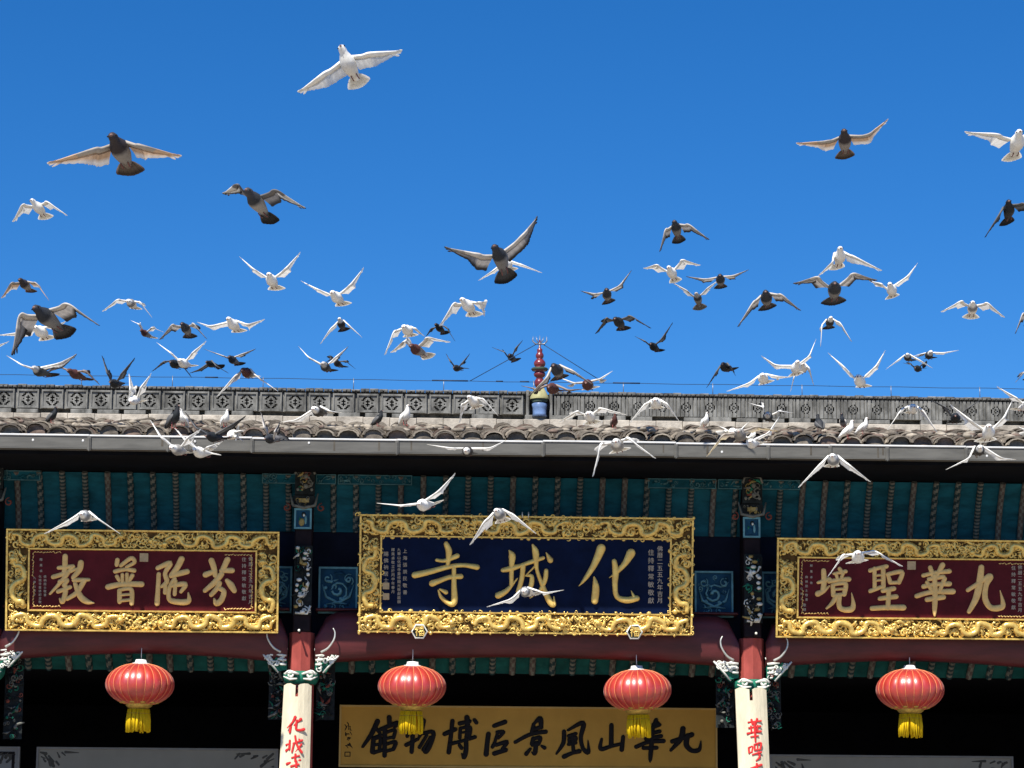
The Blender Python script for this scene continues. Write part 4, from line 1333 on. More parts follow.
# ------------------------------------------------------------------ pigeons
def feather_mat(name, trans):
    m = bpy.data.materials.new(name)
    m.use_nodes = True
    n, l = m.node_tree.nodes, m.node_tree.links
    b = n['Principled BSDF']
    b.inputs['Roughness'].default_value = .65
    b.inputs['Specular IOR Level'].default_value = .25
    ca = n.new('ShaderNodeVertexColor'); ca.layer_name = 'plumage'
    nz = n.new('ShaderNodeTexNoise'); nz.inputs['Scale'].default_value = 45; nz.inputs['Detail'].default_value = 4
    tc = n.new('ShaderNodeTexCoord'); l.new(tc.outputs['Object'], nz.inputs['Vector'])
    rp = n.new('ShaderNodeValToRGB')
    rp.color_ramp.elements[0].position = .3; rp.color_ramp.elements[1].position = .7
    rp.color_ramp.elements[0].color = (.80, .80, .80, 1); rp.color_ramp.elements[1].color = (1, 1, 1, 1)
    l.new(nz.outputs['Fac'], rp.inputs['Fac'])
    mx = n.new('ShaderNodeMixRGB'); mx.blend_type = 'MULTIPLY'; mx.inputs[0].default_value = 1
    l.new(ca.outputs['Color'], mx.inputs[1]); l.new(rp.outputs['Color'], mx.inputs[2])
    l.new(mx.outputs[0], b.inputs['Base Color'])
    if trans:
        tr = n.new('ShaderNodeBsdfTranslucent'); l.new(mx.outputs[0], tr.inputs['Color'])
        ms = n.new('ShaderNodeMixShader'); ms.inputs[0].default_value = trans
        l.new(b.outputs[0], ms.inputs[1]); l.new(tr.outputs[0], ms.inputs[2])
        l.new(ms.outputs[0], n['Material Output'].inputs['Surface'])
    MATS[name] = m
feather_mat('down', 0)
feather_mat('flight_feather', .42)

# plumage: head, breast, belly, rump, tail, tail band, coverts, secondaries, primaries, feather tips
def pal(head, breast, belly, tail, band, cov, sec, pri, tip):
    return dict(head=head, breast=breast, belly=belly, tail=tail, band=band, cov=cov, sec=sec, pri=pri, tip=tip)
WH = (.90, .88, .81)
PAL = {
    'w': pal(WH, WH, (.78, .76, .70), WH, WH, WH, WH, WH, WH),
    'wg': pal(WH, (.24, .24, .24), WH, WH, WH, WH, WH, WH, WH),                                   # white, grey breast band
    'd': pal((.035, .04, .05), (.030, .034, .04), (.20, .195, .19), (.10, .10, .10), (.018, .018, .02), (.58, .54, .48), (.50, .46, .41), (.34, .315, .285), (.04, .036, .033)),
    'dd': pal((.02, .022, .026), (.018, .022, .024), (.04, .042, .046), (.035, .036, .04), (.015, .015, .016), (.12, .12, .118), (.09, .09, .088), (.07, .07, .07), (.02, .02, .02)),
    'b': pal((.05, .04, .04), (.045, .035, .035), (.28, .26, .24), (.20, .16, .13), (.07, .05, .04), (.42, .38, .33), (.46, .30, .18), (.66, .46, .30), (.80, .74, .66)),
    'ws': pal(WH, (.30, .285, .26), (.5, .48, .44), WH, WH, WH, WH, WH, WH),  # white bird, body shade put into the grey of breast and belly
    'wy': pal((.4, .38, .34), (.22, .205, .19), (.3, .28, .25), (.4, .37, .32), (.3, .27, .22), (.42, .37, .31), (.5, .43, .33), (.72, .60, .40), (.78, .66, .42)),
    'd4': pal((.06, .06, .065), (.04, .042, .045), (.34, .32, .29), (.05, .05, .05), (.02, .02, .02), (.16, .155, .15), (.22, .21, .20), (.62, .60, .55), (.045, .045, .045)),
    'm': pal(WH, (.05, .045, .04), (.10, .10, .095), (.10, .10, .10), (.04, .04, .04), WH, WH, WH, (.7, .68, .63)),       # dark body, white wings
    'mt': pal((.5, .5, .48), (.035, .04, .042), (.08, .085, .085), (.06, .06, .06), (.03, .03, .03), WH, WH, (.7, .69, .66), (.03, .03, .035)),
    'mp': pal((.45, .44, .42), (.06, .055, .05), (.30, .28, .25), (.34, .32, .29), (.22, .20, .17), (.62, .59, .53), (.62, .59, .53), (.72, .70, .65), (.8, .79, .75)),  # dark breast, pale wings
    'br': pal((.09, .035, .03), (.085, .03, .025), (.26, .24, .22), (.70, .68, .63), WH, (.70, .66, .58), (.6, .56, .48), WH, WH),     # wine brown breast
    'bd': pal((.10, .04, .03), (.09, .035, .03), (.11, .06, .05), (.13, .08, .06), (.06, .03, .03), (.30, .24, .20), (.27, .20, .16), (.20, .16, .14), (.06, .05, .05)),
}

def cam_off(dx, dy, dz): return cr * dx + cu * dy - cf * dz
def d_(a, b): return math.hypot(a[0] - b[0], a[1] - b[1])
def make_bird(kind, Hp, Bp, Tp, LW, LP, RW, RP, s=None, spread=34, front=1, width=1.0, edge=None):
    P = PAL[kind]
    rg = random.Random(int(Bp[0] * 31 + Bp[1] * 17))
    if edge is None: edge = max(.35, min(1.0, 0.4 + (max(d_(Bp, LW) + d_(LW, LP), d_(Bp, RW) + d_(RW, RP)) - 30) / 45))
    def d2(a, b): return math.hypot(a[0] - b[0], a[1] - b[1])
    if s is None:
        s = max((d2(Bp, LW) + d2(LW, LP)) / .345, (d2(Bp, RW) + d2(RW, RP)) / .345, d2(Hp, Tp) / .30)
        ymax = max(p[1] for p in (Bp, LP, RP, Tp, LW, RW))
        if Bp[1] > 384 or ymax > 412: s = max(s, 107)
        elif ymax > 374: s = max(s, 96)
        s = max(74, min(s, 210))
    dist = FPX / s
    B = CAM + ray(*Bp) * dist
    def cxy(p): return V(((p[0] - Bp[0]) / s, (Bp[1] - p[1]) / s))
    def lift(v, L, sg, lo=.02, hi=9):
        q = v.length
        return sg * max(lo, min(hi, math.sqrt(max(L * L - q * q, 0))))
    h2, t2 = cxy(Hp) * .84, cxy(Tp)
    hv = cam_off(h2.x, h2.y, lift(h2, .112, front)); tv = cam_off(t2.x, t2.y, -lift(t2, .185, front))
    F = (hv.normalized() * .6 - tv.normalized()).normalized()
    # which way its shoulders lie
    ax = (cxy(RW) - cxy(LW))
    X = cam_off(ax.x, ax.y, 0)
    if X.length < .03: X = cr.copy()
    X = (X - F * X.dot(F)).normalized()
    if X.dot(cr) < -.2: X = -X
    U = F.cross(X)
    if U.dot(cu) < 0: U = -U
    m = MB()
    N = 10
    # ---- body
    hd = hv.normalized(); td = tv.normalized()
    bk = (F * .75 + hd * .35 - U * .25).normalized()
    head = B + hv
    ring_spec = [
        (B + td * .135, .012, .008, 'tail'), (B + td * .105, .024, .014, 'tail'), (B + td * .07, .034, .024, 'belly'), (B + td * .025, .044, .038, 'belly'), (B + hv * .12, .048, .046, 'belly'),
        (B + hv * .40, .045, .046, 'breast'), (B + hv * .64, .034, .036, 'breast'), (B + hv * .84, .025, .026, 'head'), (B + hv * .98 + U * .003, .0245, .026, 'head'), (head + hd * .014 + bk * .008, .021, .021, 'head'),
        (head + hd * .008 + bk * .026, .011, .010, 'head'), (head + hd * .004 + bk * .036, .0055, .005, 'beak'), (head + bk * .05 - U * .003, .0015, .0015, 'beak')]
    rings = []
    for i, (p, rx, ry, c) in enumerate(ring_spec):
        q = ring_spec[min(i + 1, len(ring_spec) - 1)][0] - ring_spec[max(i - 1, 0)][0]
        q.normalize()
        sx = (X - q * X.dot(q)).normalized(); sy = q.cross(sx)
        row = []
        for k in range(N):
            a = 2 * math.pi * k / N
            m.color = (.28, .17, .14) if c == 'beak' else P[c]
            row.append(m.add(p + sx * (math.cos(a) * rx) + sy * (math.sin(a) * ry)))
        rings.append(row)
    for i in range(len(rings) - 1):
        for k in range(N):
            j = (k + 1) % N
            m.face([rings[i][k], rings[i][j], rings[i + 1][j], rings[i + 1][k]], 0, True)
    m.face(rings[0], 0); m.face(rings[-1], 0)
    m.color = (.01, .008, .006)
    for sg in (-1, 1):
        m.blob(head + hd * .012 + bk * .012 + X * (.0205 * sg), .0048, 0, 6, 4)
    m.color = (.20, .08, .07)
    vent = -U if (-U).dot(-cf) > -2 else U
    for sg in (-1, 1):
        f0 = B + td * .06 + vent * .028 + X * (.018 * sg)
        m.tube([f0, f0 + td * .03 + vent * .002, f0 + td * .05 - vent * .006], [.004, .0035, .004], 5, 0)

    def feather(root, dirv, L, w, nn, c0, c1, droop=.06, tipf=.25):
        dirv = dirv.normalized()
        pr = dirv.cross(nn).normalized()
        prev = None
        for t, ww in ((0, .35), (.25, .9), (.6, 1), (.86, .82), (.97, .42), (1.0, .1)):
            cen = root + dirv * (L * t) - nn * (droop * L * t * t)
            cc = c0 if t < 1 - tipf else c1
            m.color = cc
            row = [m.add(cen + pr * (w * .5 * ww * k) + nn * (.0022 * (1 - abs(k)) + .0006)) for k in (-1, 0, 1)]
            if prev:
                for k in range(2):
                    m.face([prev[k], prev[k + 1], row[k + 1], row[k]], 1, True)
            prev = row
    # ---- tail fan
    nt = 12
    for k in range(nt):
        a = R(spread) * (2 * k / (nt - 1) - 1)
        d = td * math.cos(a) + X * math.sin(a)
        nn = (X.cross(td)).normalized()
        if nn.dot(U) < 0: nn = -nn
        feather(B + td * .085 + X * (.014 * (2 * k / (nt - 1) - 1)) + nn * (.0012 * (k % 2)), d, (.118 - .012 * abs(2 * k / (nt - 1) - 1)), .036, nn, P['tail'], P['band'], .03, .22)
    # ---- wings
    for sg, Wp, Pp in ((-1, LW, LP), (1, RW, RP)):
        S = B + hv * .38 + X * (.040 * sg) + U * .022
        so_ = S - B
        sx_, sy_, sz_ = so_.dot(cr), so_.dot(cu), -so_.dot(cf)
        w2 = cxy(Wp); p2 = cxy(Pp)
        dv = V((w2.x - sx_, w2.y - sy_))
        wz = lift(dv, .150, front, 0, .085)
        Wv = B + cam_off(w2.x, w2.y, sz_ + wz)
        dp = V((p2.x - w2.x, p2.y - w2.y))
        pz = -lift(dp, .215, front, 0, .15)
        Pv = Wv + cam_off(dp.x, dp.y, pz)
        arm = Wv - S; hand = Pv - Wv
        e1 = arm.normalized(); e2 = hand.normalized()
        FW = cam_off(F.dot(cr) * edge, F.dot(cu) * edge, -F.dot(cf) + .15).normalized()
        def chord(e):
            c = -FW - e * (-FW).dot(e)
            if c.length < .15: c = c + td * .3 - e * (td * .3).dot(e)
            return c.normalized()
        c1, c2 = chord(e1), chord(e2)
        ca = (c1 * .6 + c2 * .4).normalized()
        n1 = e1.cross(c1) * sg * 1.0; n2 = e2.cross(c2) * sg
        if n1.dot(U) < 0 and abs(n1.dot(U)) > .1: n1 = -n1
        if n2.dot(n1) < 0: n2 = -n2
        # one blade from the shoulder over the wrist to the tip
        dc = (c1 + c2).normalized()
        bend = Wv - dc * .006
        le = catmull([tuple(S - e1 * .02), tuple(S + arm * .48 + c1 * .008), tuple(S + arm * .84), tuple(Wv + hand * .13), tuple(Wv + hand * .42), tuple(Wv + hand * .74), tuple(Pv)], 6)
        le = [V(p) for p in le]
        nl = len(le)
        cum = [0.0]
        for i in range(1, nl): cum.append(cum[-1] + (le[i] - le[i - 1]).length)
        tot = cum[-1]; fw_ = cum[15] / tot          # where the wrist lies
        front_r, back_r = [], []
        for i, p in enumerate(le):
            t = cum[i] / tot
            q = min(1, t / fw_) if t < fw_ else 1
            c = (c1 * (1 - min(1, max(0, (t - fw_ * .6) / .35))) + c2 * min(1, max(0, (t - fw_ * .6) / .35))).normalized()
            nn = (n1 * (1 - t) + n2 * t).normalized()
            e = (e1 * (1 - t) + e2 * t).normalized()
            # chord and outward sweep of the feather tips
            if t < fw_: w = .120 - .018 * (t / fw_)
            else:
                u = (t - fw_) / (1 - fw_)
                w = .090 * (1 - u ** 1.45) ** .9 + .012 * (1 - u)
            w *= width
            sweep = .10 * max(0, (t - .25)) * (1 - t)
            fn = t * 19 % 1
            scal = 1 - (.05 + .07 * t) * abs(2 * fn - 1) ** 1.5
            th = .0105 * (1 - t) + .0022
            m.color = P['cov'] if t < .62 else P['pri']
            fr = min(.45, .034 / max(w, .02))
            front_r.append([m.add(p + c * (w * a_) + nn * (th * b_)) for a_, b_ in ((-.03, 0), (fr * .22, .85), (fr * .6, .8), (fr * 1.2, .18), (fr * .7, -.35), (fr * .22, -.75))])
            base = P['sec'] if t < fw_ else P['pri']
            sh = 1 - .16 * (int(t * 19) % 2)
            base = tuple(x * sh for x in base)
            row = []
            for g_, dr in ((fr * .9, .0), (.62, .02), (.86, .05), (scal, .085)):
                tip_ = g_ > .84 or t > .90
                m.color = P['tip'] if tip_ else base
                row.append(m.add(p + c * (w * g_) + e * (sweep * g_ * g_) - nn * (w * dr * g_) + nn * (.0015 * (int(t * 19) % 2) * g_)))
            back_r.append(row)
        for i in range(nl - 1):
            for k in range(6):
                j = (k + 1) % 6
                m.face([front_r[i][k], front_r[i][j], front_r[i + 1][j], front_r[i + 1][k]], 0, True)
            for k in range(3):
                m.face([back_r[i][k], back_r[i][k + 1], back_r[i + 1][k + 1], back_r[i + 1][k]], 1, True)
        m.face(front_r[0], 0); m.face(front_r[-1][::-1], 0)
        # free ends of the outer primaries
        for k in range(4):
            u = .56 + .12 * k
            root = Wv + hand * u + c2 * (.018 * (1 - u))
            d = (Pv - root).normalized() * (.75 + .08 * k) + c2 * (.30 - .09 * k)
            feather(root, d, (Pv - root).length * (.92 + .03 * k) + .012, .017, n2, P['pri'], P['tip'], .02, .35)
    m.color = None
    return m, B

def perched(kind, foot, top, yaw, face=1):
    """a pigeon standing on the tiles: foot and crown given as photo pixels"""
    P = PAL[kind]
    p0 = hit(foot[0], foot[1], roof_a + sl_nrm * .105, sl_nrm)
    k = (p0.y + 26) / FPX
    hgt = max(.16, min(.30, (foot[1] - top[1]) * k))
    c = hgt / .25
    f = V((math.sin(yaw), -math.cos(yaw), 0)); X = V((math.cos(yaw), math.sin(yaw), 0)); Z = V((0, 0, 1))
    def q(a, b, z): return p0 + f * (a * c) + X * (b * c) + Z * (z * c)
    m = MB()
    spec = [(-.15, .012, .012, .006, 'band'), (-.11, .032, .020, .010, 'tail'), (-.078, .052, .030, .022, 'tail'), (-.042, .078, .044, .040, 'belly'), (-.006, .105, .053, .052, 'belly'), (.028, .135, .050, .052, 'breast'),
            (.055, .16, .038, .042, 'breast'), (.058, .19, .026, .030, 'head'), (.062, .215, .022, .025, 'head'), (.068, .235, .022, .021, 'head'), (.082, .242, .012, .012, 'head'), (.098, .236, .0055, .005, 'beak'), (.112, .228, .001, .001, 'beak')]
    N = 10; rings = []
    pts = [q(a, 0, z) for a, z, *_ in spec]
    for i, (a, z, rx, ry, cn) in enumerate(spec):
        t = (pts[min(i + 1, len(pts) - 1)] - pts[max(i - 1, 0)]).normalized()
        sy = X.cross(t).normalized()
        m.color = (.25, .16, .13) if cn == 'beak' else P[cn]
        rings.append([m.add(pts[i] + X * (math.cos(2 * math.pi * j / N) * rx * c) + sy * (math.sin(2 * math.pi * j / N) * ry * c)) for j in range(N)])
    for i in range(len(rings) - 1):
        for j in range(N):
            w = (j + 1) % N
            m.face([rings[i][j], rings[i][w], rings[i + 1][w], rings[i + 1][j]], 0, True)
    m.face(rings[0]); m.face(rings[-1])
    for s in (-1, 1):
        m.color = P['cov']
        m.tube([q(.045, s * .042, .142), q(.005, s * .054, .112), q(-.045, s * .046, .080), q(-.10, s * .026, .050), q(-.15, s * .008, .028)], [.012 * c, .034 * c, .034 * c, .022 * c, .004 * c], 7, 0, flat=.38, ref=X)
        m.color = P['tip']
        m.tube([q(-.07, s * .038, .062), q(-.12, s * .020, .036), q(-.165, s * .004, .014)], [.012 * c, .012 * c, .003 * c], 5, 0)
        m.color = (.01, .008, .006)
        m.blob(q(.071, s * .0205, .228), .0048 * c, 0, 6, 4)
        m.color = (.42, .13, .11)
        m.tube([q(-.005, s * .02, .075), q(.0, s * .022, .035), q(.0, s * .022, -.02)], [.009 * c, .005 * c, .005 * c], 5, 0)
        for a in (-.5, 0, .5):
            m.tube([q(0, s * .022, .004), q(.028 * math.cos(a), s * .022 + .028 * math.sin(a), -.006)], [.004 * c, .002 * c], 4, 0)
    m.color = None
    return m, p0

GF = 'pigeons flying around the temple roof'
GP = 'pigeons standing on the roof tiles'
FLOCK = [
 # kind, head, body, tail, left wrist, left tip, right wrist, right tip, label, options
 ('w', (342, 48.5), (349, 66), (359, 83), (322, 75), (298, 90), (371, 54), (400.5, 50), 'white dove with broad spread wings, the highest bird in the sky', dict(spread=32)),
 ('b', (115.5, 138), (121, 151), (127, 171), (97, 150), (53, 164.5), (144, 146.5), (179.5, 155.5), 'dark bodied pigeon with tan and white wings, high in the upper left sky', dict(spread=30)),
 ('w', (33.5, 201), (39.5, 209), (43.5, 217.5), (24, 204), (13, 221), (48, 201.5), (68.5, 215.5), 'white dove with drooping wings at the far left, under the tan winged bird', dict(spread=34, edge=1.0)),
 ('d4', (249, 191.5), (257, 203), (270, 221), (238, 184), (222.5, 192.5), (277, 190), (305, 208), 'grey pigeon with arched wings, alone in the sky right of a tan winged bird', dict(spread=22)),
 ('b', (842, 132.5), (845, 142), (847.5, 156), (825, 142), (797, 143.5), (865.5, 136), (887, 120), 'pigeon with black breast and pale wings, alone high in the right sky', dict(spread=30)),
 ('w', (1016, 133.5), (1017, 144), (1015.5, 158), (994, 135), (966, 132), (1034, 126), (1055, 112), 'white dove cut by the right edge of the picture, high in the sky', dict(spread=28)),
 ('dd', (1006, 202.5), (1009, 211), (1010, 223), (998, 213), (983, 237), (1021, 203.5), (1046, 216), 'blackish pigeon cut by the right edge below a white dove', dict(spread=28)),
 ('w', (270, 275), (272, 281.5), (275.5, 289), (254, 269), (239.5, 257), (287, 268.5), (299.5, 253), 'white dove with wings raised in a wide V, left of a similar dove', {}),
 ('w', (333, 293), (337.5, 298.5), (343, 304.5), (317, 289), (301, 281), (351, 285), (363, 268.5), 'white dove with fanned tail and raised wings, above a dark bellied bird with drooping wings', dict(spread=32)),
 ('w', (229.5, 319), (234, 326), (238, 331.5), (210, 326), (196, 322), (249, 324.5), (263.5, 319.5), 'white dove gliding with flat level wings over the left side of the roof', dict(spread=32)),
 ('m', (340, 319), (341.5, 325), (343.5, 330.5), (331, 329), (321, 343.5), (348.5, 324.5), (362, 337), 'dark bellied dove with white down-curved wings, below two white doves with raised wings', {}),
 ('mt', (324, 363.5), (325.5, 367.5), (331, 371), (308.5, 357), (298, 346.5), (337, 356.5), (347.5, 347), 'dark pigeon with white raised wings and a black left wing tip above the ridge', {}),
 ('dd', (336, 361), (337.5, 364), (344, 367), (331, 359), (326, 362), (346, 361), (355, 368.5), 'small dark pigeon half behind a white winged one, just over the roof ridge', {}),
 ('d', (39, 308.5), (47.5, 318), (64, 335), (22, 313), (15.5, 353.5), (70, 303), (100, 325), 'large grey pigeon with black breast and broad drooping wings at the left edge', dict(spread=30, s=178, width=1.25)),
 ('w', (37, 328), (42, 332.5), (44, 339), (20, 333), (-1, 335), (54, 326), (64, 322), 'white dove mostly hidden behind the large grey pigeon at the left edge', dict(spread=30)),
 ('w', (-13, 345), (-12, 349), (-11, 356), (-22, 345), (-32, 340), (-2, 346), (8, 341.5), 'white wing tip reaching in at the left edge below the large grey pigeon', {}),
 ('b', (22, 280), (25.5, 285.5), (29, 291.5), (13, 282.5), (2, 297.5), (38, 283), (50, 300), 'tan winged pigeon above the large grey pigeon at the left edge', dict(spread=24, edge=1.0)),
 ('mt', (36, 368), (39.5, 372), (53, 375.5), (23.5, 365), (6.5, 356), (60, 363), (74, 354.5), 'dark pigeon with white shoulder and raised grey wings, lowest bird at the left edge', {}),
 ('bd', (70.5, 370.5), (76.5, 375), (88, 380), (57, 366), (44, 372), (86, 370.5), (99, 384), 'brown pigeon with rounded wings just over the ridge, left of a black one', {}),
 ('wg', (129.5, 301.5), (132, 304), (134, 308.5), (119, 299.5), (103.5, 311), (141, 302), (152, 317), 'white dove with a grey face and drooping wings, right of the large grey pigeon', dict(spread=28, edge=1.0)),
 ('br', (142.5, 330.5), (145.5, 334), (154, 338), (139, 324), (130.5, 320.5), (153, 327.5), (163, 332), 'small brown headed dove with one thin white wing raised, left of a dark pigeon', {}),
 ('d', (183.5, 324), (186.5, 329.5), (188.5, 337.5), (173.5, 324), (160.5, 339), (194, 323), (207, 338.5), 'dark grey pigeon with down-bent wings, left of the level gliding white dove', dict(spread=34, edge=1.0)),
 ('w', (181, 360.5), (184, 364), (191, 366), (171, 352.5), (157, 343), (194.5, 352), (205.5, 341.5), 'white dove with wings in a steep V, below the dark grey pigeon with bent wings', {}),
 ('dd', (172.5, 362), (175, 364.5), (181, 368), (165, 361.5), (152, 371), (184, 366), (191, 377), 'dark pigeon with low wings half behind a white dove in a steep V', {}),
 ('d', (230.5, 357), (233, 360.5), (240, 364.5), (224, 356), (206, 349.5), (243, 354), (255, 349), 'dark pigeon with nearly level wings, below the level gliding white dove', {}),
 ('dd', (208, 362), (211, 364.5), (222, 367), (199, 369.5), (189, 373), (217, 366), (228, 373), 'blackish pigeon with a pale right wing tip, above the ridge in the left flock', {}),
 ('br', (244, 370), (248, 373.5), (251, 377), (236, 376), (219, 395.5), (257, 375.5), (278, 390.5), 'reddish dove with long white wings swept down across the ridge', {}),
 ('dd', (112.8, 381.5), (115, 384), (126, 383), (108, 373), (102, 356.5), (123.5, 373), (135, 358.5), 'black pigeon with wings raised in a V, touching the ridge line', {}),
 ('w', (133, 401), (134.5, 400), (138, 402), (131.5, 389), (128.5, 374), (142.5, 387), (150.5, 374), 'white dove with wings folded up in a narrow V before the roof ridge', dict(width=1.15, edge=1.0)),
 ('ws', (173, 447), (179, 450.5), (186, 453.5), (162, 437), (150, 421), (189, 437), (200, 429.5), 'shade-grey bodied dove with white V wings before the left gutter, beside a white one', dict(spread=22)),
 ('w', (196, 449), (200.5, 453), (214, 454), (188, 442), (174.5, 429), (209, 446.5), (221.5, 442), 'white dove with raised wings before the left gutter, lower one of an overlapping pair', dict(s=120)),
 ('dd', (208.5, 435), (214, 437.5), (225, 439), (197, 428), (185, 413), (231, 425), (244, 416.5), 'dark pigeon with raised wings before the left tiles, above a pair of pale doves', {}),
 ('w', (230.5, 436), (233, 434.5), (236, 433), (238, 431.5), (244.5, 430), (237, 436.5), (242.5, 441), 'small white dove seen side on in front of the gutter, right of a dark pigeon', {}),
 ('d', (267.7, 437.7), (271, 439), (284.5, 437), (264.5, 427), (260.5, 413), (275.5, 431), (279.5, 422.5), 'grey pigeon with both wings straight up in front of the gutter', {}),
 ('m', (314.5, 408.5), (319, 412), (327, 413), (296, 420), (279.5, 422.5), (331, 411), (341, 413), 'dark bodied dove with a long white left wing over the tiles', {}),
 ('w', (462, 300), (469, 307), (475, 315.5), (454, 302.5), (440.5, 325), (479, 302.5), (484, 315), 'white dove with a long drooping left wing, topmost above the group left of the finial', dict(spread=34, edge=1.0)),
 ('w', (404, 327), (408, 331), (410, 336), (394.5, 331), (385.5, 354), (416, 328.5), (424, 336), 'white dove with arched drooping wings, topmost left of a tight group of three', dict(spread=30, edge=1.0)),
 ('br', (412, 346), (417, 350.5), (430, 357), (404, 341), (391, 352), (427, 337), (449.5, 342), 'white dove with a wine brown breast in the tight group left of the finial', dict(spread=28, edge=1.0)),
 ('dd', (436, 324.5), (440, 329), (446, 333.5), (431, 328.5), (426, 336), (446, 327), (455, 341), 'greenish black pigeon in the tight group, under the drooping wing of a white dove', dict(spread=34)),
 ('dd', (454.6, 367), (457, 368.5), (466, 368), (450, 361.5), (446, 354), (462, 363), (469.5, 354), 'tiny black pigeon with raised wings above the thin wire', {}),
 ('d', (494.5, 248), (501, 258), (506, 280.5), (477, 254), (446, 247.5), (523, 234), (537, 216), 'large grey pigeon with black neck and high spread wings in the centre of the sky', dict(spread=32)),
 ('w', (504, 262), (508, 265), (511, 270), (493, 271), (479, 280), (523, 265.5), (541, 272.5), 'white dove hidden behind the large grey pigeon, its white wings showing below', {}),
 ('dd', (509.5, 355), (511.5, 358), (517, 360.5), (504, 352), (492.5, 347.5), (515.5, 348), (522.5, 340.5), 'blackish pigeon with raised wings, just left of the red finial', {}),
 ('d', (606, 290), (607, 295.5), (609.5, 302.5), (594, 294), (581.5, 291), (619, 286), (631, 271), 'grey pigeon with one wing tip raised high, left of a group below a white dove', dict(spread=30)),
 ('dd', (614.5, 319), (619.5, 323), (625, 329.5), (606, 317.5), (596, 333), (629, 315.5), (649.5, 328), 'dark pigeon with a white collar and arched wings, alone right of the finial', dict(spread=32, edge=1.0)),
 ('dd', (650.5, 344), (654, 347.5), (661.5, 351), (644, 341), (635.5, 336.5), (660, 340), (671.5, 323.5), 'dark pigeon with a thin white left wing, lower right of the dark collared bird', dict(spread=26)),
 ('d', (673.5, 222.5), (676.5, 229), (680, 241.5), (664.5, 229.5), (659.5, 251), (688, 224.5), (707.5, 239.5), 'grey pigeon with a banded tail and drooping wings, alone above the right flock', dict(spread=26, edge=1.0)),
 ('w', (668, 268), (672, 273.5), (677, 281), (656, 264.5), (644.5, 268), (681, 259.5), (699.5, 265), 'white dove with cupped rounded wings, below the grey pigeon with banded tail', dict(spread=24, width=1.1, edge=1.0)),
 ('mp', (695.5, 294), (698, 299), (701, 309), (686, 290.5), (673, 282.5), (707, 288), (718, 280.5), 'pigeon with a green black breast and a fanned dark tail below two raised pale wings', dict(spread=40)),
 ('d', (719, 276), (720.5, 280.5), (722, 287.5), (704, 279.5), (687, 276.5), (732, 276), (748, 270), 'grey pigeon gliding with level wings, right of the cup winged white dove', dict(spread=28)),
 ('d', (764, 292.5), (766.5, 299), (769.5, 308.5), (752, 302), (737, 326), (780, 294.5), (799.5, 310), 'grey pigeon with a black chest and long wings swept down, right half of the sky', dict(spread=34, edge=1.0)),
 ('w', (838.5, 249), (840, 258), (839, 268), (831, 262), (819.5, 275), (852, 256.5), (879, 270.5), 'white dove with wings swept down, right above a dark pigeon', dict(spread=26)),
 ('d', (832.5, 284.5), (834.5, 290), (836, 303.5), (816, 276.5), (795, 283), (851, 273), (876, 280), 'dark pigeon with a wide fanned tail and arched wings, between two white doves', dict(spread=44, edge=1.0)),
 ('w', (888, 284.5), (892, 291), (895, 297), (880, 284), (870, 280.5), (906, 276.5), (918, 263.5), 'white dove with a raised right wing, right of the dark pigeon with fanned tail', dict(spread=28)),
 ('m', (829.7, 318), (829.7, 323), (830, 328.5), (821, 325), (819.5, 346), (839, 323), (850, 341), 'small dove with dark breast and white sickle wings hanging down', {}),
 ('w', (856, 376.5), (860, 382), (867, 387), (842, 366), (830, 353.5), (874, 366), (885.5, 351), 'white dove with wings in a wide V just above the right ridge', dict(spread=28)),
 ('m', (906, 354.5), (907.5, 358), (914.5, 360.5), (897, 360), (886.5, 369), (919, 360.5), (932, 368), 'dark bodied bird with white down-slanted wings in a close group of three at right', {}),
 ('m', (929.5, 352), (928.5, 356), (934, 358), (922, 353.5), (914, 356), (941, 353), (957.5, 350.5), 'dark bodied bird with a level white wing, right one of a group of three', {}),
 ('dd', (914, 367.5), (918, 369), (924, 368.5), (909.5, 364.5), (904, 363), (921, 364), (923.5, 360.5), 'black bird at the bottom of a close group of three at right', {}),
 ('wg', (970.5, 303), (972.5, 309), (973.5, 318), (960, 300.5), (941, 311.5), (985, 302.5), (1002.5, 317), 'white dove with a dark neck ring and arched wings near the right edge', dict(spread=36, edge=1.0)),
 ('d', (1030, 309), (1032, 316), (1034, 326), (1021, 313), (1013.5, 333), (1044, 313), (1056, 330), 'dark drooping wing of a pigeon reaching in at the right edge', dict(width=1.1, edge=1.0)),
 ('d', (1029, 370), (1031, 374), (1033, 380), (1022, 372.5), (1016.5, 382), (1040, 372), (1050, 382), 'small dark wing tip at the right edge just above the ridge', {}),
 ('w', (1023, 403), (1027, 406), (1018, 410), (1014, 397.5), (997.5, 387), (1040, 398), (1052, 388), 'white dove cut by the right edge, its left wing raised across the ridge', {}),
 ('w', (1034, 430), (1037, 434), (1041, 438), (1026, 430.5), (1018, 426.5), (1048, 430), (1058, 426), 'white wing tip at the right edge in front of the tiles', {}),
 ('w', (986, 426), (988.5, 433), (989, 442), (968, 419.5), (951.5, 405), (1001, 417), (1013.5, 400), 'white dove with wings in a large V and fanned tail before the right tiles', dict(spread=40, edge=1.0)),
 ('m', (977.6, 447), (979, 451), (980, 455), (967, 457.5), (946, 469), (1001, 458), (1018, 460), 'dark bodied dove with white wings hanging below the right gutter', {}),
 ('dd', (953, 415.5), (955.5, 418.5), (957.5, 423), (943.5, 406.5), (931, 400), (967, 407), (981, 400), 'dark grey pigeon with raised wings before the ridge, behind a white V winged dove', {}),
 ('w', (912, 406.5), (912.5, 409.5), (913, 413.5), (900, 409), (886, 429), (921, 410), (934.5, 431), 'white dove with wings arched down like a bow before the right tiles', dict(spread=24, edge=1.0)),
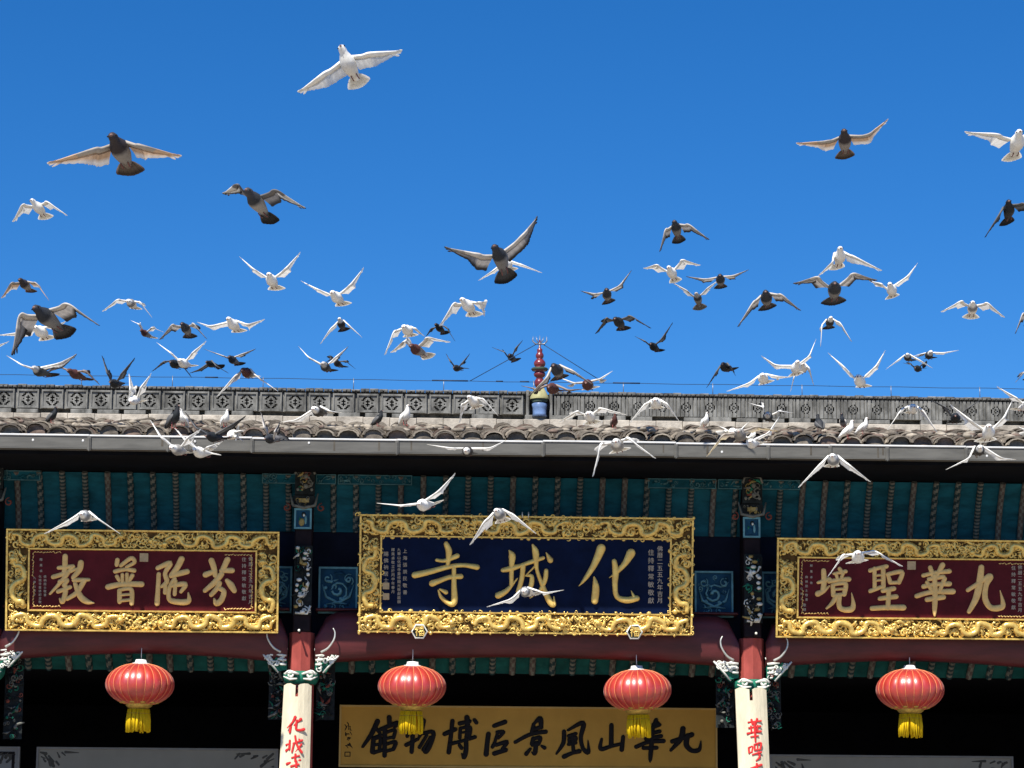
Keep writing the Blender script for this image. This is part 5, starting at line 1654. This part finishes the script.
 ('wg', (830, 455.5), (834, 461), (834, 467.5), (817, 465), (798, 486), (848, 465), (869, 481), 'white dove with grey chin and bowed wings just below the right gutter', dict(spread=22, edge=1.0)),
 ('w', (856, 552), (858, 558), (860, 564), (841.5, 553.5), (828.5, 575.5), (872, 549.5), (899, 564.5), 'white dove flying in front of the right red plaque', dict(spread=40, edge=1.0)),
 ('wg', (496, 510), (500.5, 515), (503, 523), (484, 521), (470.5, 543.5), (513, 513.5), (535, 532), 'white dove with broad drooping wings over the top of the navy plaque', dict(spread=26, width=1.35, edge=1.0)),
 ('w', (420, 502.5), (424, 505.5), (437, 504), (401, 505), (378, 503.5), (438, 491), (454.5, 474), 'white dove banking with one wing level and one raised, above the navy plaque', {}),
 ('wg', (524, 590), (525.5, 592), (537, 596), (511, 598), (488, 606), (544, 592), (563, 590.5), 'white dove gliding across the middle gold character of the navy plaque', {}),
 ('wg', (84, 513), (86, 516.5), (87.5, 521.5), (68, 521.5), (46, 533), (100, 518), (120, 533), 'white dove with bowed wings over the top of the left red plaque', {}),
 ('m', (466, 450), (468, 451.5), (469, 454), (452.5, 448), (428.5, 444.5), (490, 448), (505.5, 441), 'white winged dove gliding level in front of the middle gutter', {}),
 ('w', (469, 397), (474.5, 402.5), (477, 408), (461.5, 404), (459.5, 422), (483, 398.5), (497.5, 415), 'white dove landing with a hanging left wing before the ridge, left of the finial', dict(spread=30, edge=1.0)),
 ('w', (587.5, 413.5), (590, 417), (594, 424.5), (577, 410.5), (559.5, 421.5), (599, 407.5), (624.5, 414), 'white dove with cupped wings and fanned tail over the tiles, right of the finial', dict(spread=46, width=1.15, edge=1.0)),
 ('d', (553, 365.5), (558, 371.5), (560, 379), (546, 378), (528.5, 396), (572, 370.5), (592, 384), 'large grey pigeon with wings swept down in front of the finial', dict(s=128)),
 ('br', (585.5, 382.5), (588, 385.5), (592, 388.5), (574, 383), (559, 377.5), (599, 379), (612, 371.5), 'pinkish dove with thin white wings at the ridge, right of the large grey pigeon', dict(s=122)),
 ('bd', (549, 386.5), (553, 389), (560, 391), (537, 389), (522, 386), (568, 390), (584, 389), 'brown bodied dove with white edged wings skimming the ridge at the finial', dict(s=124)),
 ('dd', (722, 364), (725, 368), (735, 369.5), (716, 371), (707, 387), (730, 368), (735.5, 375.5), 'black pigeon with wings swept down above the right part of the ridge', {}),
 ('w', (761.5, 375), (763, 379), (769, 383), (748, 383), (727.5, 391), (777, 376.5), (791, 377), 'white dove gliding low over the right ridge, left of a white tangle of wings', {}),
 ('w', (796.5, 362), (795.5, 369), (798, 375), (775.5, 365), (763, 356), (808, 356), (816, 340), 'white dove with one wing bent up high, in a white tangle above the right ridge', {}),
 ('w', (801.5, 364), (803, 369), (804, 373), (793, 377), (791, 391), (808, 368), (813.5, 384.5), 'white dove with hanging wings behind another, above the right ridge', {}),
 ('w', (654, 400), (656.5, 404), (658, 408.5), (644, 404), (629, 423), (666, 403.5), (679, 421), 'white dove with bowed wings before the ridge, right of the finial', dict(spread=28, edge=1.0, s=118)),
 ('ws', (615, 441), (617.5, 446), (621.5, 452), (600.5, 443), (592.5, 474.5), (626, 437), (653.5, 457), 'white dove with shade-grey body and a long hanging left wing before the middle gutter', dict(spread=36, edge=1.0)),
 ('wy', (737, 431), (740.5, 436), (743, 441), (722, 434), (707, 455.5), (755, 426), (777, 431), 'grey brown pigeon with a yellowish left wing over the gutter above the right column', dict(spread=22, edge=1.0)),
 ('w', (749, 441), (752, 444), (763, 444), (746, 438), (741, 432), (767, 432.5), (779, 417), 'white dove with a raised right wing in front of the gutter above the right column', {}),
 ('w', (731, 431.5), (733, 433), (736, 436), (727, 430), (719, 426), (740, 429), (748.5, 422.5), 'small white dove behind a grey brown pigeon over the tiles above the right column', {}),
 ('mt', (766, 414), (768, 417), (771, 421), (762, 407), (749, 403), (778, 411), (793, 413), 'dark pigeon with a white head and a rounded white wing before the right ridge', {}),
]
for (kind, Hp, Bp, Tp, LW_, LP_, RW_, RP_, lab, opt) in FLOCK:
    m, B = make_bird(kind, Hp, Bp, Tp, LW_, LP_, RW_, RP_, **opt)
    tag(m.build('pigeon', ['down', 'flight_feather'], None, B), lab, 'pigeon', GF)
STAND = [
 ('dd', (173.5, 428), (169, 405), .7, 'dark pigeon standing on the tiles, left of two in the left part of the roof'),
 ('w', (183, 426), (182, 414), -.5, 'small white pigeon standing beside a dark one on the left tiles'),
 ('dd', (234, 418), (232, 403.5), -.6, 'dark pigeon with a pale crown standing below the ridge at left'),
 ('w', (225, 426.5), (223.5, 415), .5, 'small white pigeon standing on the tiles left of a dark pale crowned one'),
 ('dd', (52, 423), (50, 408.5), .9, 'dark pigeon standing alone on the tiles at the far left'),
 ('w', (405, 425), (403.7, 405), .5, 'white pigeon standing upright on the tiles left of the middle'),
 ('dd', (378, 426), (375.4, 414), .9, 'small dark pigeon standing left of a white one near the middle'),
 ('bd', (614, 428), (613.7, 417), .2, 'reddish brown pigeon standing on the tiles right of the finial'),
 ('w', (705, 428), (706, 412.5), .4, 'white pigeon standing on the tiles above the right column'),
 ('dd', (819.5, 432), (819, 412.5), 3.3, 'black pigeon with white crown standing on the tiles at right'),
 ('d', (843, 428), (842, 418), -.4, 'small grey pigeon standing behind two white ones at right'),
 ('w', (848, 438), (850, 420), .9, 'larger white pigeon standing on the tiles at right, front one of a pair'),
 ('w', (863, 434), (862, 422), .8, 'smaller white pigeon standing on the tiles at right, beside a larger one'),
]
for kind, ft, tp, yaw, lab in STAND:
    m, p0 = perched(kind, ft, tp, yaw)
    tag(m.build('pigeon', ['down', 'flight_feather'], None, p0), lab, 'pigeon', GP)
